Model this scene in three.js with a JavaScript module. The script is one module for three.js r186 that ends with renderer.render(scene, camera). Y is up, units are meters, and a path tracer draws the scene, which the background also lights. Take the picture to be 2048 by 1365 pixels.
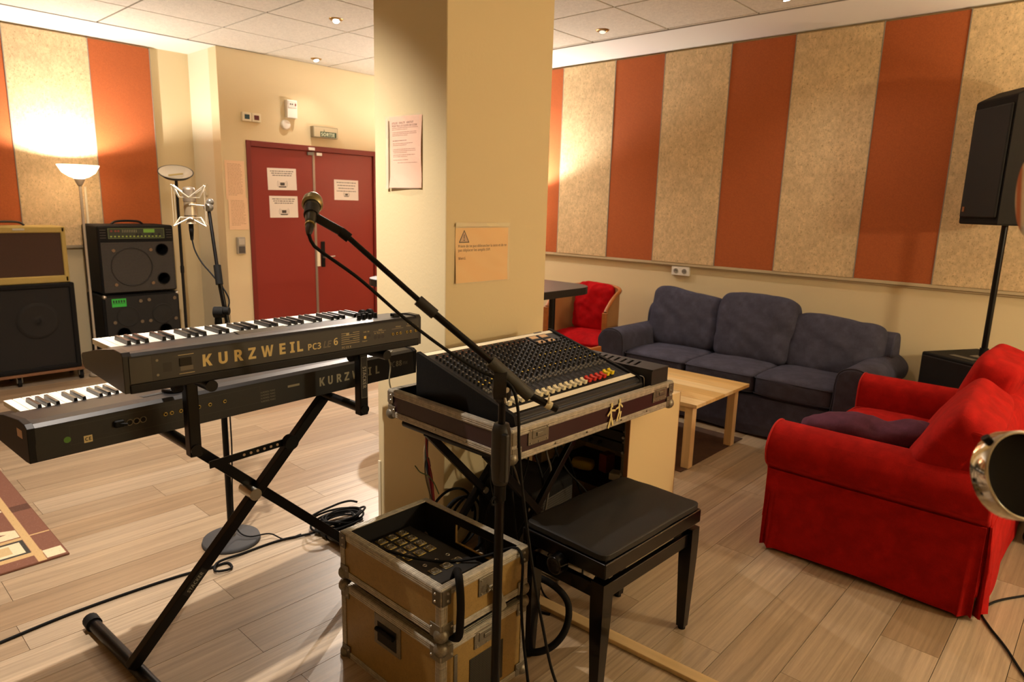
import * as THREE from 'three';
import { RoundedBoxGeometry } from 'three/addons/geometries/RoundedBoxGeometry.js';
import { Brush, Evaluator, SUBTRACTION } from 'three-bvh-csg';
import { mergeGeometries, mergeVertices } from 'three/addons/utils/BufferGeometryUtils.js';

// ---------------------------------------------------------------- camera, exposure
const scene = new THREE.Scene();
scene.background = new THREE.Color(0x000000);
const camera = new THREE.PerspectiveCamera(2 * Math.atan(682.5 / 1348.0) * 180 / Math.PI, 2048 / 1365, 0.05, 60);
{
  const pitch = 0.19889, roll = 0.02748, yaw = 0.83226;
  const fw = new THREE.Vector3(Math.sin(yaw) * Math.cos(pitch), -Math.sin(pitch), -Math.cos(yaw) * Math.cos(pitch));
  const r0 = new THREE.Vector3(Math.cos(yaw), 0, Math.sin(yaw));
  const u0 = new THREE.Vector3().crossVectors(r0, fw);
  const r = r0.clone().multiplyScalar(Math.cos(roll)).addScaledVector(u0, Math.sin(roll));
  const u = u0.clone().multiplyScalar(Math.cos(roll)).addScaledVector(r0, -Math.sin(roll));
  camera.position.set(0, 1.56, 0);
  camera.quaternion.setFromRotationMatrix(new THREE.Matrix4().makeBasis(r, u, fw.clone().negate()));
  camera.focus = 2.3; camera.userData.fStop = 4.5;
  camera.updateMatrixWorld();
}
const renderer = new THREE.WebGLRenderer({ antialias: true });
renderer.toneMapping = THREE.LinearToneMapping;
renderer.toneMappingExposure = 1.0;
renderer.shadowMap.enabled = true;

// light levels (each lamp's own light is made in its builder below)
const WARM = new THREE.Color().setRGB(1.0, 0.93, 0.85);      // halogen uplighters
const SPOTC = new THREE.Color().setRGB(1.0, 0.87, 0.75);     // ceiling halogens
const YELL = new THREE.Color().setRGB(1.0, 0.83, 0.58);      // lamp behind the camera, yellower bulb
const LEVEL = { torch: 7.5, torch2: 12, torch3: 12, globe: 10.5, spot: 11 };

// ---------------------------------------------------------------- helpers
let seed = 7;
const rnd = () => { seed = (seed * 1664525 + 1013904223) >>> 0; return seed / 4294967296; };
const rr = (a, b) => a + (b - a) * rnd();
const V = (x, y, z) => new THREE.Vector3(x, y, z);
const used = {};
const numbered = n => { if (used[n] === undefined) { used[n] = 0; return n; } used[n]++; return n + '_' + String(used[n]).padStart(3, '0'); };
function hash(x, y) { let h = (x * 374761393 + y * 668265263) | 0; h = Math.imul(h ^ (h >>> 13), 1274126177); return ((h ^ (h >>> 16)) >>> 0) / 4294967296; }
function pn(x, y, px, py) {                                   // periodic value noise
  const xi = Math.floor(x), yi = Math.floor(y), fx = x - xi, fy = y - yi;
  const sx = fx * fx * (3 - 2 * fx), sy = fy * fy * (3 - 2 * fy);
  const m = (a, b) => ((a % b) + b) % b;
  const x0 = m(xi, px), x1 = m(xi + 1, px), y0 = m(yi, py), y1 = m(yi + 1, py);
  const a = hash(x0, y0), b = hash(x1, y0), c = hash(x0, y1), d = hash(x1, y1);
  return (a + (b - a) * sx) * (1 - sy) + (c + (d - c) * sx) * sy;
}
function fb(u, v, fx, fy, oct) { let s = 0, a = 0.5, t = 0; for (let i = 0; i < oct; i++) { s += a * pn(u * fx + i * 17, v * fy + i * 31, fx, fy); t += a; a *= 0.55; fx *= 2; fy *= 2; } return s / t; }
function n3(x, y, z) { return (pn(x + z * 1.7, y - z * 0.9, 4096, 4096) + pn(y + x * 0.6 + 91, z + 37, 4096, 4096)) - 1; }
function tex(w, h, fn, srgb = true) {
  const d = new Uint8Array(w * h * 4);
  for (let j = 0; j < h; j++) for (let i = 0; i < w; i++) {
    const c = fn(i / w, j / h, i, j), k = (j * w + i) * 4;
    if (typeof c === 'number') { d[k] = d[k + 1] = d[k + 2] = Math.max(0, Math.min(255, c)); }
    else for (let q = 0; q < 3; q++) d[k + q] = Math.max(0, Math.min(255, c[q]));
    d[k + 3] = 255;
  }
  const t = new THREE.DataTexture(d, w, h, THREE.RGBAFormat);
  t.wrapS = t.wrapT = THREE.RepeatWrapping; t.magFilter = THREE.LinearFilter; t.minFilter = THREE.LinearFilter;
  if (srgb) t.colorSpace = THREE.SRGBColorSpace; t.needsUpdate = true; return t;
}
function rep(t, sx, sy = sx) { const c = t.clone(); c.repeat.set(sx, sy); c.needsUpdate = true; return c; }
const M = (color, roughness = 0.6, o = {}) => new THREE.MeshStandardMaterial({ color, roughness, metalness: 0, ...o });
const PH = (color, roughness, o = {}) => new THREE.MeshPhysicalMaterial({ color, roughness, ...o });

// geometry makers
const place = (g, p, rot) => { if (rot) { g.rotateX(rot[0]); g.rotateY(rot[1]); g.rotateZ(rot[2]); } if (p) g.translate(p[0], p[1], p[2]); return g; };
const bx = (w, h, d, p, r = 0, rot = null) => place(r > 0 ? new RoundedBoxGeometry(w, h, d, 2, Math.min(r, w / 2.01, h / 2.01, d / 2.01)) : new THREE.BoxGeometry(w, h, d), p, rot);
const b6 = (x0, x1, y0, y1, z0, z1, r = 0) => bx(Math.abs(x1 - x0), Math.abs(y1 - y0), Math.abs(z1 - z0), [(x0 + x1) / 2, (y0 + y1) / 2, (z0 + z1) / 2], r);
const cyl = (rt, rb, h, p, seg = 20, rot = null, open = false) => place(new THREE.CylinderGeometry(rt, rb, h, seg, 1, open), p, rot);
const sph = (r, p, s = [1, 1, 1], seg = 18) => place(new THREE.SphereGeometry(r, seg, Math.round(seg * 0.7)).scale(...s), p);
const tor = (R, r, p, rot = null, seg = 36, arc = Math.PI * 2) => place(new THREE.TorusGeometry(R, r, 10, seg, arc), p, rot);
const lathe = (pts, p, seg = 40, rot = null) => place(new THREE.LatheGeometry(pts.map(q => new THREE.Vector2(q[0], q[1])), seg), p, rot);
function rod(a, b, r, seg = 14, r2 = r) {
  const A = V(...a), Bv = V(...b), d = Bv.clone().sub(A), L = d.length();
  const g = new THREE.CylinderGeometry(r2, r, L, seg); g.translate(0, L / 2, 0);
  g.applyQuaternion(new THREE.Quaternion().setFromUnitVectors(V(0, 1, 0), d.normalize())); g.translate(...a); return g;
}
function bar(a, b, w, t, up = [0, 0, 1], r = 0.003) {         // rectangular bar from a to b; t is measured along up
  const A = V(...a), Bv = V(...b), y = Bv.clone().sub(A), L = y.length(); y.normalize();
  const x = new THREE.Vector3().crossVectors(y, V(...up)).normalize(), z = new THREE.Vector3().crossVectors(x, y);
  const g = r > 0 ? new RoundedBoxGeometry(w, L, t, 1, Math.min(r, w / 2.1, t / 2.1)) : new THREE.BoxGeometry(w, L, t);
  g.applyMatrix4(new THREE.Matrix4().makeBasis(x, y, z)); const c = A.add(Bv).multiplyScalar(0.5); g.translate(c.x, c.y, c.z); return g;
}
const tube = (pts, r, seg = 60, rs = 8, closed = false) => new THREE.TubeGeometry(new THREE.CatmullRomCurve3(pts.map(p => V(...p)), closed, 'centripetal'), seg, r, rs, closed);
function ext(pts, depth, bevel = 0, p = null, rot = null) {   // outline in xy, depth along z
  const s = new THREE.Shape(pts.map(q => new THREE.Vector2(q[0], q[1])));
  const g = new THREE.ExtrudeGeometry(s, { depth, bevelEnabled: bevel > 0, bevelSize: bevel, bevelThickness: bevel, bevelSegments: 2, bevelOffset: -bevel, curveSegments: 8 });
  return place(g, p, rot);
}
function uvBox(g, sc = 1, swap = false) {                     // uv in metres, by the way each triangle faces
  const P = g.attributes.position, u = new Float32Array(P.count * 2), a = V(0, 0, 0), b = V(0, 0, 0), c = V(0, 0, 0);
  for (let i = 0; i < P.count; i += 3) {
    a.fromBufferAttribute(P, i); b.fromBufferAttribute(P, i + 1); c.fromBufferAttribute(P, i + 2);
    const n = b.clone().sub(a).cross(c.clone().sub(a)), ax = Math.abs(n.x), ay = Math.abs(n.y), az = Math.abs(n.z);
    [a, b, c].forEach((q, k) => {
      let s, t; if (ax >= ay && ax >= az) { s = q.z; t = q.y; } else if (ay >= az) { s = q.x; t = q.z; } else { s = q.x; t = q.y; }
      if (swap) [s, t] = [t, s];
      u[(i + k) * 2] = s * sc; u[(i + k) * 2 + 1] = t * sc;
    });
  }
  g.setAttribute('uv', new THREE.BufferAttribute(u, 2)); return g;
}
function join(list) {
  const L = (Array.isArray(list) ? list : [list]).map(g => { const q = g.index ? g.toNonIndexed() : g; for (const k of Object.keys(q.attributes)) if (!['position', 'normal', 'uv'].includes(k)) q.deleteAttribute(k); if (!q.attributes.uv) q.setAttribute('uv', new THREE.BufferAttribute(new Float32Array(q.attributes.position.count * 2), 2)); return q; });
  return L.length > 1 ? mergeGeometries(L) : L[0];
}
function mesh(name, geos, mat, parent, o = {}) {
  let g = join(geos); if (o.uv) g = uvBox(g, o.uv, o.swap);
  const m = new THREE.Mesh(g, mat); m.name = parent && parent !== scene ? name : numbered(name);
  m.castShadow = m.receiveShadow = true; (parent || scene).add(m);
  if (o.at) m.position.set(...o.at); if (o.rot) m.rotation.set(...o.rot);
  if (o.label) m.userData.label = o.label; if (o.kind) m.userData.kind = o.kind; return m;
}
function thing(name, label, category, at = [0, 0, 0], turn = 0, group) {
  const g = new THREE.Group(); g.name = numbered(name); g.position.set(...at); g.rotation.y = turn;
  g.userData = { label, category }; if (group) g.userData.group = group; scene.add(g); return g;
}
function struct(name) { const g = new THREE.Group(); g.name = name; g.userData.kind = 'structure'; scene.add(g); return g; }
function tag(m, label, category, group) { m.userData.label = label; m.userData.category = category; if (group) m.userData.group = group; return m; }
function ctex(w, h, draw) {                                   // flat print
  const c = document.createElement('canvas'); c.width = w; c.height = h; const x = c.getContext('2d'); draw(x, w, h);
  const t = new THREE.CanvasTexture(c); t.colorSpace = THREE.SRGBColorSpace; t.anisotropy = 4; return t;
}
function panelPrint(name, w, h, px, draw, parent, o = {}) {    // a thin printed plate, print on its +z face
  const t = ctex(Math.round(w * px), Math.round(h * px), draw);
  const g = new THREE.PlaneGeometry(w, h, o.sx || 1, o.sy || 1);
  if (o.warp) { const P = g.attributes.position; for (let i = 0; i < P.count; i++) P.setZ(i, o.warp(P.getX(i) / w, P.getY(i) / h)); g.computeVertexNormals(); }
  const m = new THREE.Mesh(g, o.mat ? Object.assign(o.mat, { map: t }) : M(0xffffff, o.rough ?? 0.7, { map: t, side: THREE.DoubleSide }));
  m.name = parent && parent !== scene ? name : numbered(name); m.castShadow = m.receiveShadow = true; (parent || scene).add(m);
  if (o.at) m.position.set(...o.at); if (o.rot) m.rotation.set(...o.rot); return m;
}
// real holes: subtract the cutters from a solid
function carve(geo, cutters) { const ev = new Evaluator(); ev.attributes = ['position', 'normal', 'uv']; ev.useGroups = false; let b = new Brush(join(geo)); b.updateMatrixWorld(); for (const c of cutters) { const k = new Brush(join(c)); k.updateMatrixWorld(); b = ev.evaluate(b, k, SUBTRACTION); } return b.geometry; }
// soft cushion: a rounded, puffed box with wrinkles
function cushion(w, h, d, o = {}) {
  const n = o.n || 22, k = o.k || 5, g0 = new THREE.BoxGeometry(2, 2, 2, n, n, n); g0.deleteAttribute('normal'); g0.deleteAttribute('uv');
  const g = mergeVertices(g0, 1e-4), P = g.attributes.position, ax = o.thin || 'y', pf = o.puff ?? 0.25, wr = o.wr ?? 0.006, sd = o.seed || 1, f = o.wf || 9;
  for (let i = 0; i < P.count; i++) {
    let x = P.getX(i), y = P.getY(i), z = P.getZ(i);
    const q = Math.pow(Math.abs(x) ** k + Math.abs(y) ** k + Math.abs(z) ** k, -1 / k); x *= q; y *= q; z *= q;
    if (ax === 'y') y *= 1 - pf + pf * 1.35 * Math.pow(Math.max(0, (1 - x * x) * (1 - z * z)), 0.4);
    if (ax === 'z') z *= 1 - pf + pf * 1.35 * Math.pow(Math.max(0, (1 - x * x) * (1 - y * y)), 0.4);
    if (ax === 'x') x *= 1 - pf + pf * 1.35 * Math.pow(Math.max(0, (1 - z * z) * (1 - y * y)), 0.4);
    x *= w / 2; y *= h / 2; z *= d / 2;
    const nz = n3(x * f + sd * 13, y * f + sd * 7, z * f) * wr + n3(x * f * 2.7 + sd * 5, y * f * 2.7, z * f * 2.7 + sd) * wr * 0.5;
    const L = Math.hypot(x / w, y / h, z / d) || 1; x += nz * x / w / L; y += nz * y / h / L; z += nz * z / d / L;
    if (o.shape) [x, y, z] = o.shape(x, y, z);
    P.setXYZ(i, x, y, z);
  }
  g.computeVertexNormals(); return g;
}

// ---------------------------------------------------------------- textures and materials
const T = {};
T.wood = tex(1024, 512, (u, v) => {
  const w = fb(u, v, 3, 10, 3), wav = v * 38 + w * 9;
  const g = fb(u, v, 4, 150, 3), c = Math.pow(Math.abs(Math.sin(wav * 1.3)), 6), s = fb(u, v, 2, 24, 3), f = pn(u * 90, v * 512, 90, 512);
  const k = 206 + (g - 0.5) * 40 + (s - 0.5) * 46 - c * 15 * s - f * 10; return [k * 1.0, k * 0.945, k * 0.865];
});
T.paleWood = tex(512, 256, (u, v) => { const g = fb(u, v, 3, 60, 4), s = fb(u, v, 2, 9, 3), k = 220 + (g - 0.5) * 30 + (s - 0.5) * 30; return [k, k * 0.91, k * 0.74]; });
T.weave = tex(256, 256, (u, v, i, j) => { const a = (i % 4 < 2) !== (j % 4 < 2) ? 1 : 0, n = fb(u, v, 64, 64, 2), k = 205 + a * 34 + (n - 0.5) * 26 + (hash(i, j) - 0.5) * 24; return [k, k, k]; });
T.weaveB = tex(256, 256, (u, v, i, j) => 120 + ((i % 4 < 2) !== (j % 4 < 2) ? 60 : 0) + (hash(i, j) - 0.5) * 60, false);
T.fibre = tex(512, 512, (u, v, i, j) => {
  const n = fb(u, v, 10, 10, 4), m = fb(u + 0.3, v, 60, 40, 3), fl = pn(u * 120, v * 90, 120, 90), fl2 = pn(u * 230 + 5, v * 160, 230, 160);
  let k = 228 + (n - 0.5) * 26 + (m - 0.5) * 46; const d = (fl > 0.8 ? (fl - 0.8) * 230 : 0) + (fl2 > 0.8 ? (fl2 - 0.8) * 260 : 0); k -= d * (0.5 + n);
  return [k, k * 0.915 - d * 0.1, k * 0.78 - d * 0.2];
});
T.grain = tex(256, 256, (u, v) => 128 + (fb(u, v, 24, 24, 4) - 0.5) * 160, false);
T.speck = tex(256, 256, (u, v, i, j) => { const k = 240 + (fb(u, v, 40, 40, 3) - 0.5) * 22 - (hash(i * 3, j * 7) > 0.93 ? 34 : 0); return [k, k * 0.985, k * 0.95]; });
T.grille = tex(64, 64, (u, v, i, j) => { const y = (j % 16) - 8, x = ((i + (Math.floor(j / 16) % 2) * 8) % 16) - 8, d = Math.hypot(x, y) < 5.6; return d ? [6, 6, 6] : [64, 60, 55]; });
T.mesh = tex(64, 64, (u, v, i, j) => ((i % 8) < 2 || (j % 8) < 2) ? [90, 84, 70] : [8, 8, 8]);
T.cloth = tex(256, 256, (u, v, i, j) => { const n = fb(u, v, 8, 8, 4), k = 205 + (n - 0.5) * 50 + ((i + j) % 3 === 0 ? 14 : 0) + (hash(i, j) - 0.5) * 34; return [k, k, k]; });
T.tweed = tex(128, 128, (u, v, i, j) => { const a = ((i + j) % 8) < 4 ? 0 : 26, k = 196 + a + (hash(i, j) - 0.5) * 36; return [k, k * 0.9, k * 0.6]; });
T.brush = tex(256, 64, (u, v, i, j) => { const k = 205 + (fb(u, v, 3, 60, 3) - 0.5) * 60 + (fb(u, v, 12, 8, 3) - 0.5) * 50; return [k, k * 0.98, k * 0.93]; });

const mat = {
  wall: M(0xdccaa2, 0.85, { bumpMap: rep(T.grain, 4), bumpScale: 0.0006 }),
  plaster: M(0xe8e5de, 0.9),
  tile: M(0xe2ded6, 0.95, { map: rep(T.speck, 1.5) }),
  grid: M(0xa09a90, 0.8),
  orange: M(0xc26632, 0.95, { map: rep(T.weave, 3), bumpMap: rep(T.weaveB, 3), bumpScale: 0.0008 }),
  fibre: M(0xeae0cc, 0.95, { map: rep(T.fibre, 1.1), bumpMap: rep(T.grain, 5), bumpScale: 0.0015 }),
  edgeGrey: M(0x8d8578, 0.7), gapDark: M(0x1c1712, 0.9),
  sub: M(0x2b2018, 0.9),
  red: M(0x8a2a20, 0.42), redFrame: M(0x762018, 0.45),
  black: PH(0x0b0a0a, 0.5, { specularIntensity: 0.5 }), blackSatin: PH(0x090809, 0.34, { specularIntensity: 0.5 }), blackMatte: PH(0x0d0c0c, 0.85, { specularIntensity: 0.5 }), blackTex: PH(0x0d0c0b, 0.75, { specularIntensity: 0.5,  bumpMap: rep(T.grain, 14), bumpScale: 0.0008 }),
  blackGloss: PH(0x050405, 0.3, { specularIntensity: 0.3, clearcoat: 0.45, clearcoatRoughness: 0.08 }),
  rubber: PH(0x0c0c0c, 0.75, { specularIntensity: 0.5 }), steel: M(0xb9b5aa, 0.32, { metalness: 0.95 }), chrome: M(0xd8d4cc, 0.09, { metalness: 1 }),
  alu: M(0xdcd8d0, 0.42, { metalness: 0.35, map: rep(T.brush, 3) }), zinc: M(0xa09b90, 0.42, { metalness: 0.6, map: rep(T.brush, 4) }),
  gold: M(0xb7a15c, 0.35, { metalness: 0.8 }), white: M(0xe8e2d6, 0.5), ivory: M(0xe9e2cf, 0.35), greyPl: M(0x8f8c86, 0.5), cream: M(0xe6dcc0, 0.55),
  case: M(0xa2854c, 0.45, { map: rep(T.speck, 2) }), plum: M(0x331a1e, 0.4), keyW: M(0xf1ece0, 0.28), keyB: M(0x141213, 0.3),
  paleWood: M(0xfff6e0, 0.5, { map: rep(T.paleWood, 0.9) }), chairWood: M(0xb9783e, 0.5, { map: rep(T.paleWood, 1.4) }), cane: M(0xc08a52, 0.7, { map: rep(T.weave, 7), bumpMap: rep(T.weaveB, 7), bumpScale: 0.002 }),
  navy: PH(0x57576a, 0.95, { specularIntensity: 0.25,  map: rep(T.cloth, 3) }), redCloth: PH(0xc81d18, 0.92, { specularIntensity: 0.25,  map: rep(T.cloth, 3.5) }), cushRed: PH(0xcf0d16, 0.9, { specularIntensity: 0.25,  map: rep(T.cloth, 4) }), purple: PH(0x6a3c56, 0.9, { specularIntensity: 0.25,  map: rep(T.cloth, 4) }),
  mdf: M(0xd6c092, 0.6), mdfEdge: M(0x8a5f3e, 0.7), grille: M(0xffffff, 0.7, { map: rep(T.grille, 22) }), meshV: M(0xffffff, 0.6, { map: rep(T.mesh, 20), metalness: 0.3 }),
  tweed: M(0xd6ceac, 0.8, { map: rep(T.tweed, 10) }), grilleBrown: M(0x4c3424, 0.9, { map: rep(T.weave, 6) }),
};
// ---------------------------------------------------------------- the room
const XR = 5.39, ZD = -6.34, ZL = -6.90, HC = 2.893, XL = -2.6, ZF = 2.6, XC = 2.914;
// floor: laminate boards laid along x
{
  const fl = struct('floor');
  mesh('subfloor', [b6(XL - 0.15, XR + 0.19, -0.12, -0.009, -7.1, ZF + 0.15)], mat.sub, fl);
  const tones = [0xd8cbba, 0xccbca8, 0xe0d4c4, 0xc2af98, 0xd4c5b1].map(c => M(c, 0.36, { map: T.wood, bumpMap: rep(T.grain, 3), bumpScale: 0.0002 }));
  const W = 0.193, L = 1.38, far = tones.map(() => []); let row = 0;
  const plank = (x0, x1, z0, z1) => {
    const g = b6(x0 + 0.0008, x1 - 0.0008, -0.009, 0, z0 + 0.001, z1 - 0.001); const n = g.index ? g.toNonIndexed() : g; uvBox(n, 1);
    const U = n.attributes.uv, ou = rnd(), ov = rnd(), fl = rnd() < 0.5 ? -1 : 1; for (let i = 0; i < U.count; i++) U.setXY(i, U.getX(i) * 0.42 * fl + ou, U.getY(i) * 1.25 + ov); return n;
  };
  for (let z = ZF; z > -7.0; z -= W, row++) {
    let x = XL - ((row * 0.47 + rnd() * 0.2) % 1) * L;
    for (; x < XR + 0.04; x += L) {
      const x0 = Math.max(x, XL), x1 = Math.min(x + L, XR + 0.04), z0 = z - W; if (x1 - x0 < 0.03) continue;
      const t = Math.floor(rnd() * tones.length), g = plank(x0, x1, z0, z);
      if (z0 < 0.1 && x1 > 0.1) mesh('plank', [g], tones[t], fl); else far[t].push(g);
    }
  }
  far.forEach((l, i) => { if (l.length) mesh('far_planks', l, tones[i], fl, { kind: 'stuff' }); });
}
// ceiling: square mineral tiles in a grid, plain plaster along the right wall and over the recess
const SPOTS = [[3.078, -4.675], [3.777, -6.09], [4.511, -3.259], [4.53, -1.858], [4.5, -4.68], [4.55, -6.09], [0.85, -2.45]];
{
  const c = struct('ceiling'), P = 0.699, X0 = 2.664, Z0 = -5.644, XT = 4.805;
  mesh('slab', [b6(XL - 0.15, XR + 0.19, HC + 0.012, HC + 0.15, -7.1, ZF + 0.15)], mat.grid, c);
  mesh('plaster_strip', [b6(XT, XR + 0.19, HC - 0.004, HC + 0.012, ZD, ZF)], mat.plaster, c);
  mesh('plaster_recess', [b6(XL, XC, HC - 0.004, HC + 0.012, -7.0, ZD)], mat.plaster, c);
  mesh('edge_angle', [b6(XT - 0.012, XT, HC - 0.004, HC + 0.012, ZD, ZF), b6(XL, XC, HC - 0.004, HC + 0.012, ZD, ZD + 0.012)], mat.grid, c);
  for (let i = -8; i < 5; i++) for (let j = -1; j < 13; j++) {
    const x0 = Math.max(X0 + i * P, XL), x1 = Math.min(X0 + (i + 1) * P, XT - 0.012), z0 = Math.max(Z0 + j * P, ZD + (X0 + i * P < XC ? 0.012 : 0)), z1 = Math.min(Z0 + (j + 1) * P, ZF);
    if (x1 - x0 < 0.03 || z1 - z0 < 0.03) continue;
    mesh('ceiling_tile', [b6(x0 + 0.007, x1 - 0.007, HC, HC + 0.012, z0 + 0.007, z1 - 0.007, 0.002)], mat.tile, c, { uv: 1 });
  }
}
// walls
const trims = [];
{
  const w = struct('wall_right'), xw = XR + 0.04;
  mesh('wall_face', [b6(xw, xw + 0.15, 0, HC, ZD - 0.1, ZF + 0.15)], mat.wall, w, { uv: 1 });
  // stripes: fibre board 0.60, orange fabric 0.507
  const e = [-1.003]; let z = -1.003; const list = [];
  let a = -1.003, white = true; while (a < ZF - 0.05) { const b = Math.min(a + (white ? 0.601 : 0.507), ZF); list.push([a, b, white]); a = b; white = !white; }
  a = -1.003; white = false; while (a > ZD + 0.05) { const b = Math.max(a - (white ? 0.601 : 0.507), ZD); list.push([b, a, white]); a = b; white = !white; }
  for (const [z0, z1, wh] of list) {
    const th = wh ? 0.0 : 0.004;
    mesh(wh ? 'fibre_panel' : 'fabric_panel', [b6(XR + th, xw, 1.10, HC - 0.022, z0 + 0.002, z1 - 0.002, 0.003)], wh ? mat.fibre : mat.orange, w, { uv: 1, label: wh ? 'cream flecked fibre board panel' : 'orange woven fabric panel' });
    mesh('panel_edge', [b6(XR - 0.001, xw, 1.10, HC - 0.016, z1 - 0.003, z1 + 0.003)], mat.edgeGrey, w);
  }
  const t = mesh('trim_1', [b6(XR + 0.004, xw, 1.076, 1.10, ZD, ZF, 0.003), b6(XR + 0.022, xw, 1.062, 1.076, ZD, ZF)], M(0xbfae8c, 0.7), scene); t.userData.kind = 'structure';
}
{
  const w = struct('wall_back'), zw = ZL - 0.04;
  mesh('recess_wall', [b6(XL - 0.15, XC + 0.1, 0, HC, zw - 0.12, zw)], mat.wall, w, { uv: 1 });
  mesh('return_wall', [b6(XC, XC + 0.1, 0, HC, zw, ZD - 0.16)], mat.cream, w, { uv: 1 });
  mesh('door_wall', [b6(XC, 3.15, 0, HC, ZD - 0.16, ZD), b6(4.65, XR + 0.19, 0, HC, ZD - 0.16, ZD), b6(3.15, 4.65, 2.098, HC, ZD - 0.16, ZD)], mat.wall, w, { uv: 1 });
  mesh('lobby_backing', [b6(3.1, 4.7, 0, 2.2, ZD - 0.3, ZD - 0.17)], mat.wall, w);
  let a = 2.555, white = false; const list = []; while (a > XL + 0.05) { const b = Math.max(a - (white ? 0.609 : 0.5), XL); list.push([b, a, white]); a = b; white = !white; }
  for (const [x0, x1, wh] of list) {
    const th = wh ? 0 : 0.004;
    mesh(wh ? 'fibre_panel' : 'fabric_panel', [b6(x0 + 0.002, x1 - 0.002, 1.11, HC - 0.022, zw, ZL - th, 0.003)], wh ? mat.fibre : mat.orange, w, { uv: 1, label: wh ? 'cream flecked fibre board panel' : 'orange woven fabric panel' });
    mesh('panel_edge', [b6(x1 - 0.004, x1 + 0.002, 1.11, HC - 0.016, zw, ZL + 0.001)], mat.edgeGrey, w);
  }
  const t = mesh('trim_2', [b6(XL, 2.555, 1.085, 1.11, zw, ZL + 0.006, 0.004)], M(0x9b8f78, 0.7), scene); t.userData.kind = 'structure';
  // slim vertical conduit on the recess wall
  mesh('conduit', [rod([1.93, 0.02, ZL - 0.03], [1.93, 1.62, ZL + 0.01], 0.01)], mat.cream, w);
}
{ const w = struct('wall_left'); mesh('wall_face', [b6(XL - 0.15, XL, 0, HC, -7.09, ZF + 0.15)], mat.wall, w, { uv: 1 }); }
{ const w = struct('wall_front'); mesh('wall_face', [b6(XL - 0.15, XR + 0.19, 0, HC, ZF, ZF + 0.15)], mat.wall, w, { uv: 1 }); }
{
  const b = mesh('baseboard_right', [b6(XR + 0.028, XR + 0.04, 0, 0.07, ZD, ZF, 0.003)], M(0xb79a70, 0.5), scene); b.userData.kind = 'structure';
  const c = mesh('baseboard_back', [b6(XL, XC, 0, 0.07, ZL - 0.04, ZL - 0.028, 0.003), b6(XC - 0.012, XC, 0, 0.07, ZL - 0.03, ZD, 0.003), b6(XC, 3.15, 0, 0.07, ZD, ZD + 0.012, 0.003), b6(4.65, XR, 0, 0.07, ZD, ZD + 0.012, 0.003)], M(0xb79a70, 0.5), scene); c.userData.kind = 'structure';
}
// pillar
{
  const p = struct('pillar'); const pm = M(0xdfcea4, 0.8, { bumpMap: rep(T.grain, 4), bumpScale: 0.0006 });
  mesh('shaft', [b6(1.907, 2.565, 0, HC - 0.002, -2.611, -2.126, 0.006)], pm, p, { uv: 1 });
  mesh('cable_trunking', [b6(1.900, 1.907, 0, 0.30, -2.609, -2.590, 0.002)], mat.cream, p);
}
// double door
{
  const d = struct('door_1'); const z = ZD;
  mesh('door_frame', [b6(3.151, 3.195, 0, 2.097, z - 0.14, z + 0.012, 0.003), b6(4.605, 4.65, 0, 2.097, z - 0.14, z + 0.012, 0.003), b6(3.195, 4.605, 2.045, 2.097, z - 0.14, z + 0.012, 0.003)], mat.redFrame, d);
  mesh('door_leaf', [b6(3.197, 3.868, 0.006, 2.043, z - 0.055, z - 0.012, 0.003)], mat.red, d);
  mesh('door_leaf', [b6(3.876, 4.603, 0.006, 2.043, z - 0.055, z - 0.012, 0.003)], mat.red, d);
  mesh('astragal', [b6(3.858, 3.886, 0.01, 2.04, z - 0.012, z - 0.006, 0.002)], M(0x9a8f84, 0.4, { metalness: 0.6 }), d);
  mesh('contact_box', [b6(3.80, 3.87, 2.052, 2.080, z + 0.012, z + 0.03, 0.003)], mat.white, d);
  mesh('contact_box', [b6(3.80, 3.862, 2.005, 2.035, z - 0.012, z + 0.008, 0.003)], mat.greyPl, d);
  mesh('contact_box', [b6(3.90, 3.965, 2.005, 2.035, z - 0.012, z + 0.008, 0.003)], mat.white, d);
  mesh('handle_plate', [b6(3.93, 3.975, 0.86, 1.13, z - 0.012, z + 0.001, 0.006)], mat.black, d);
  mesh('lock_case', [b6(3.872, 3.91, 0.87, 1.05, z - 0.012, z + 0.012, 0.004)], mat.cream, d);
  mesh('door_handle', [rod([3.95, 0.965, z - 0.005], [3.95, 0.965, z + 0.05], 0.009), rod([3.95, 0.965, z + 0.046], [4.06, 0.975, z + 0.05], 0.008)], mat.steel, d);
}
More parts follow.
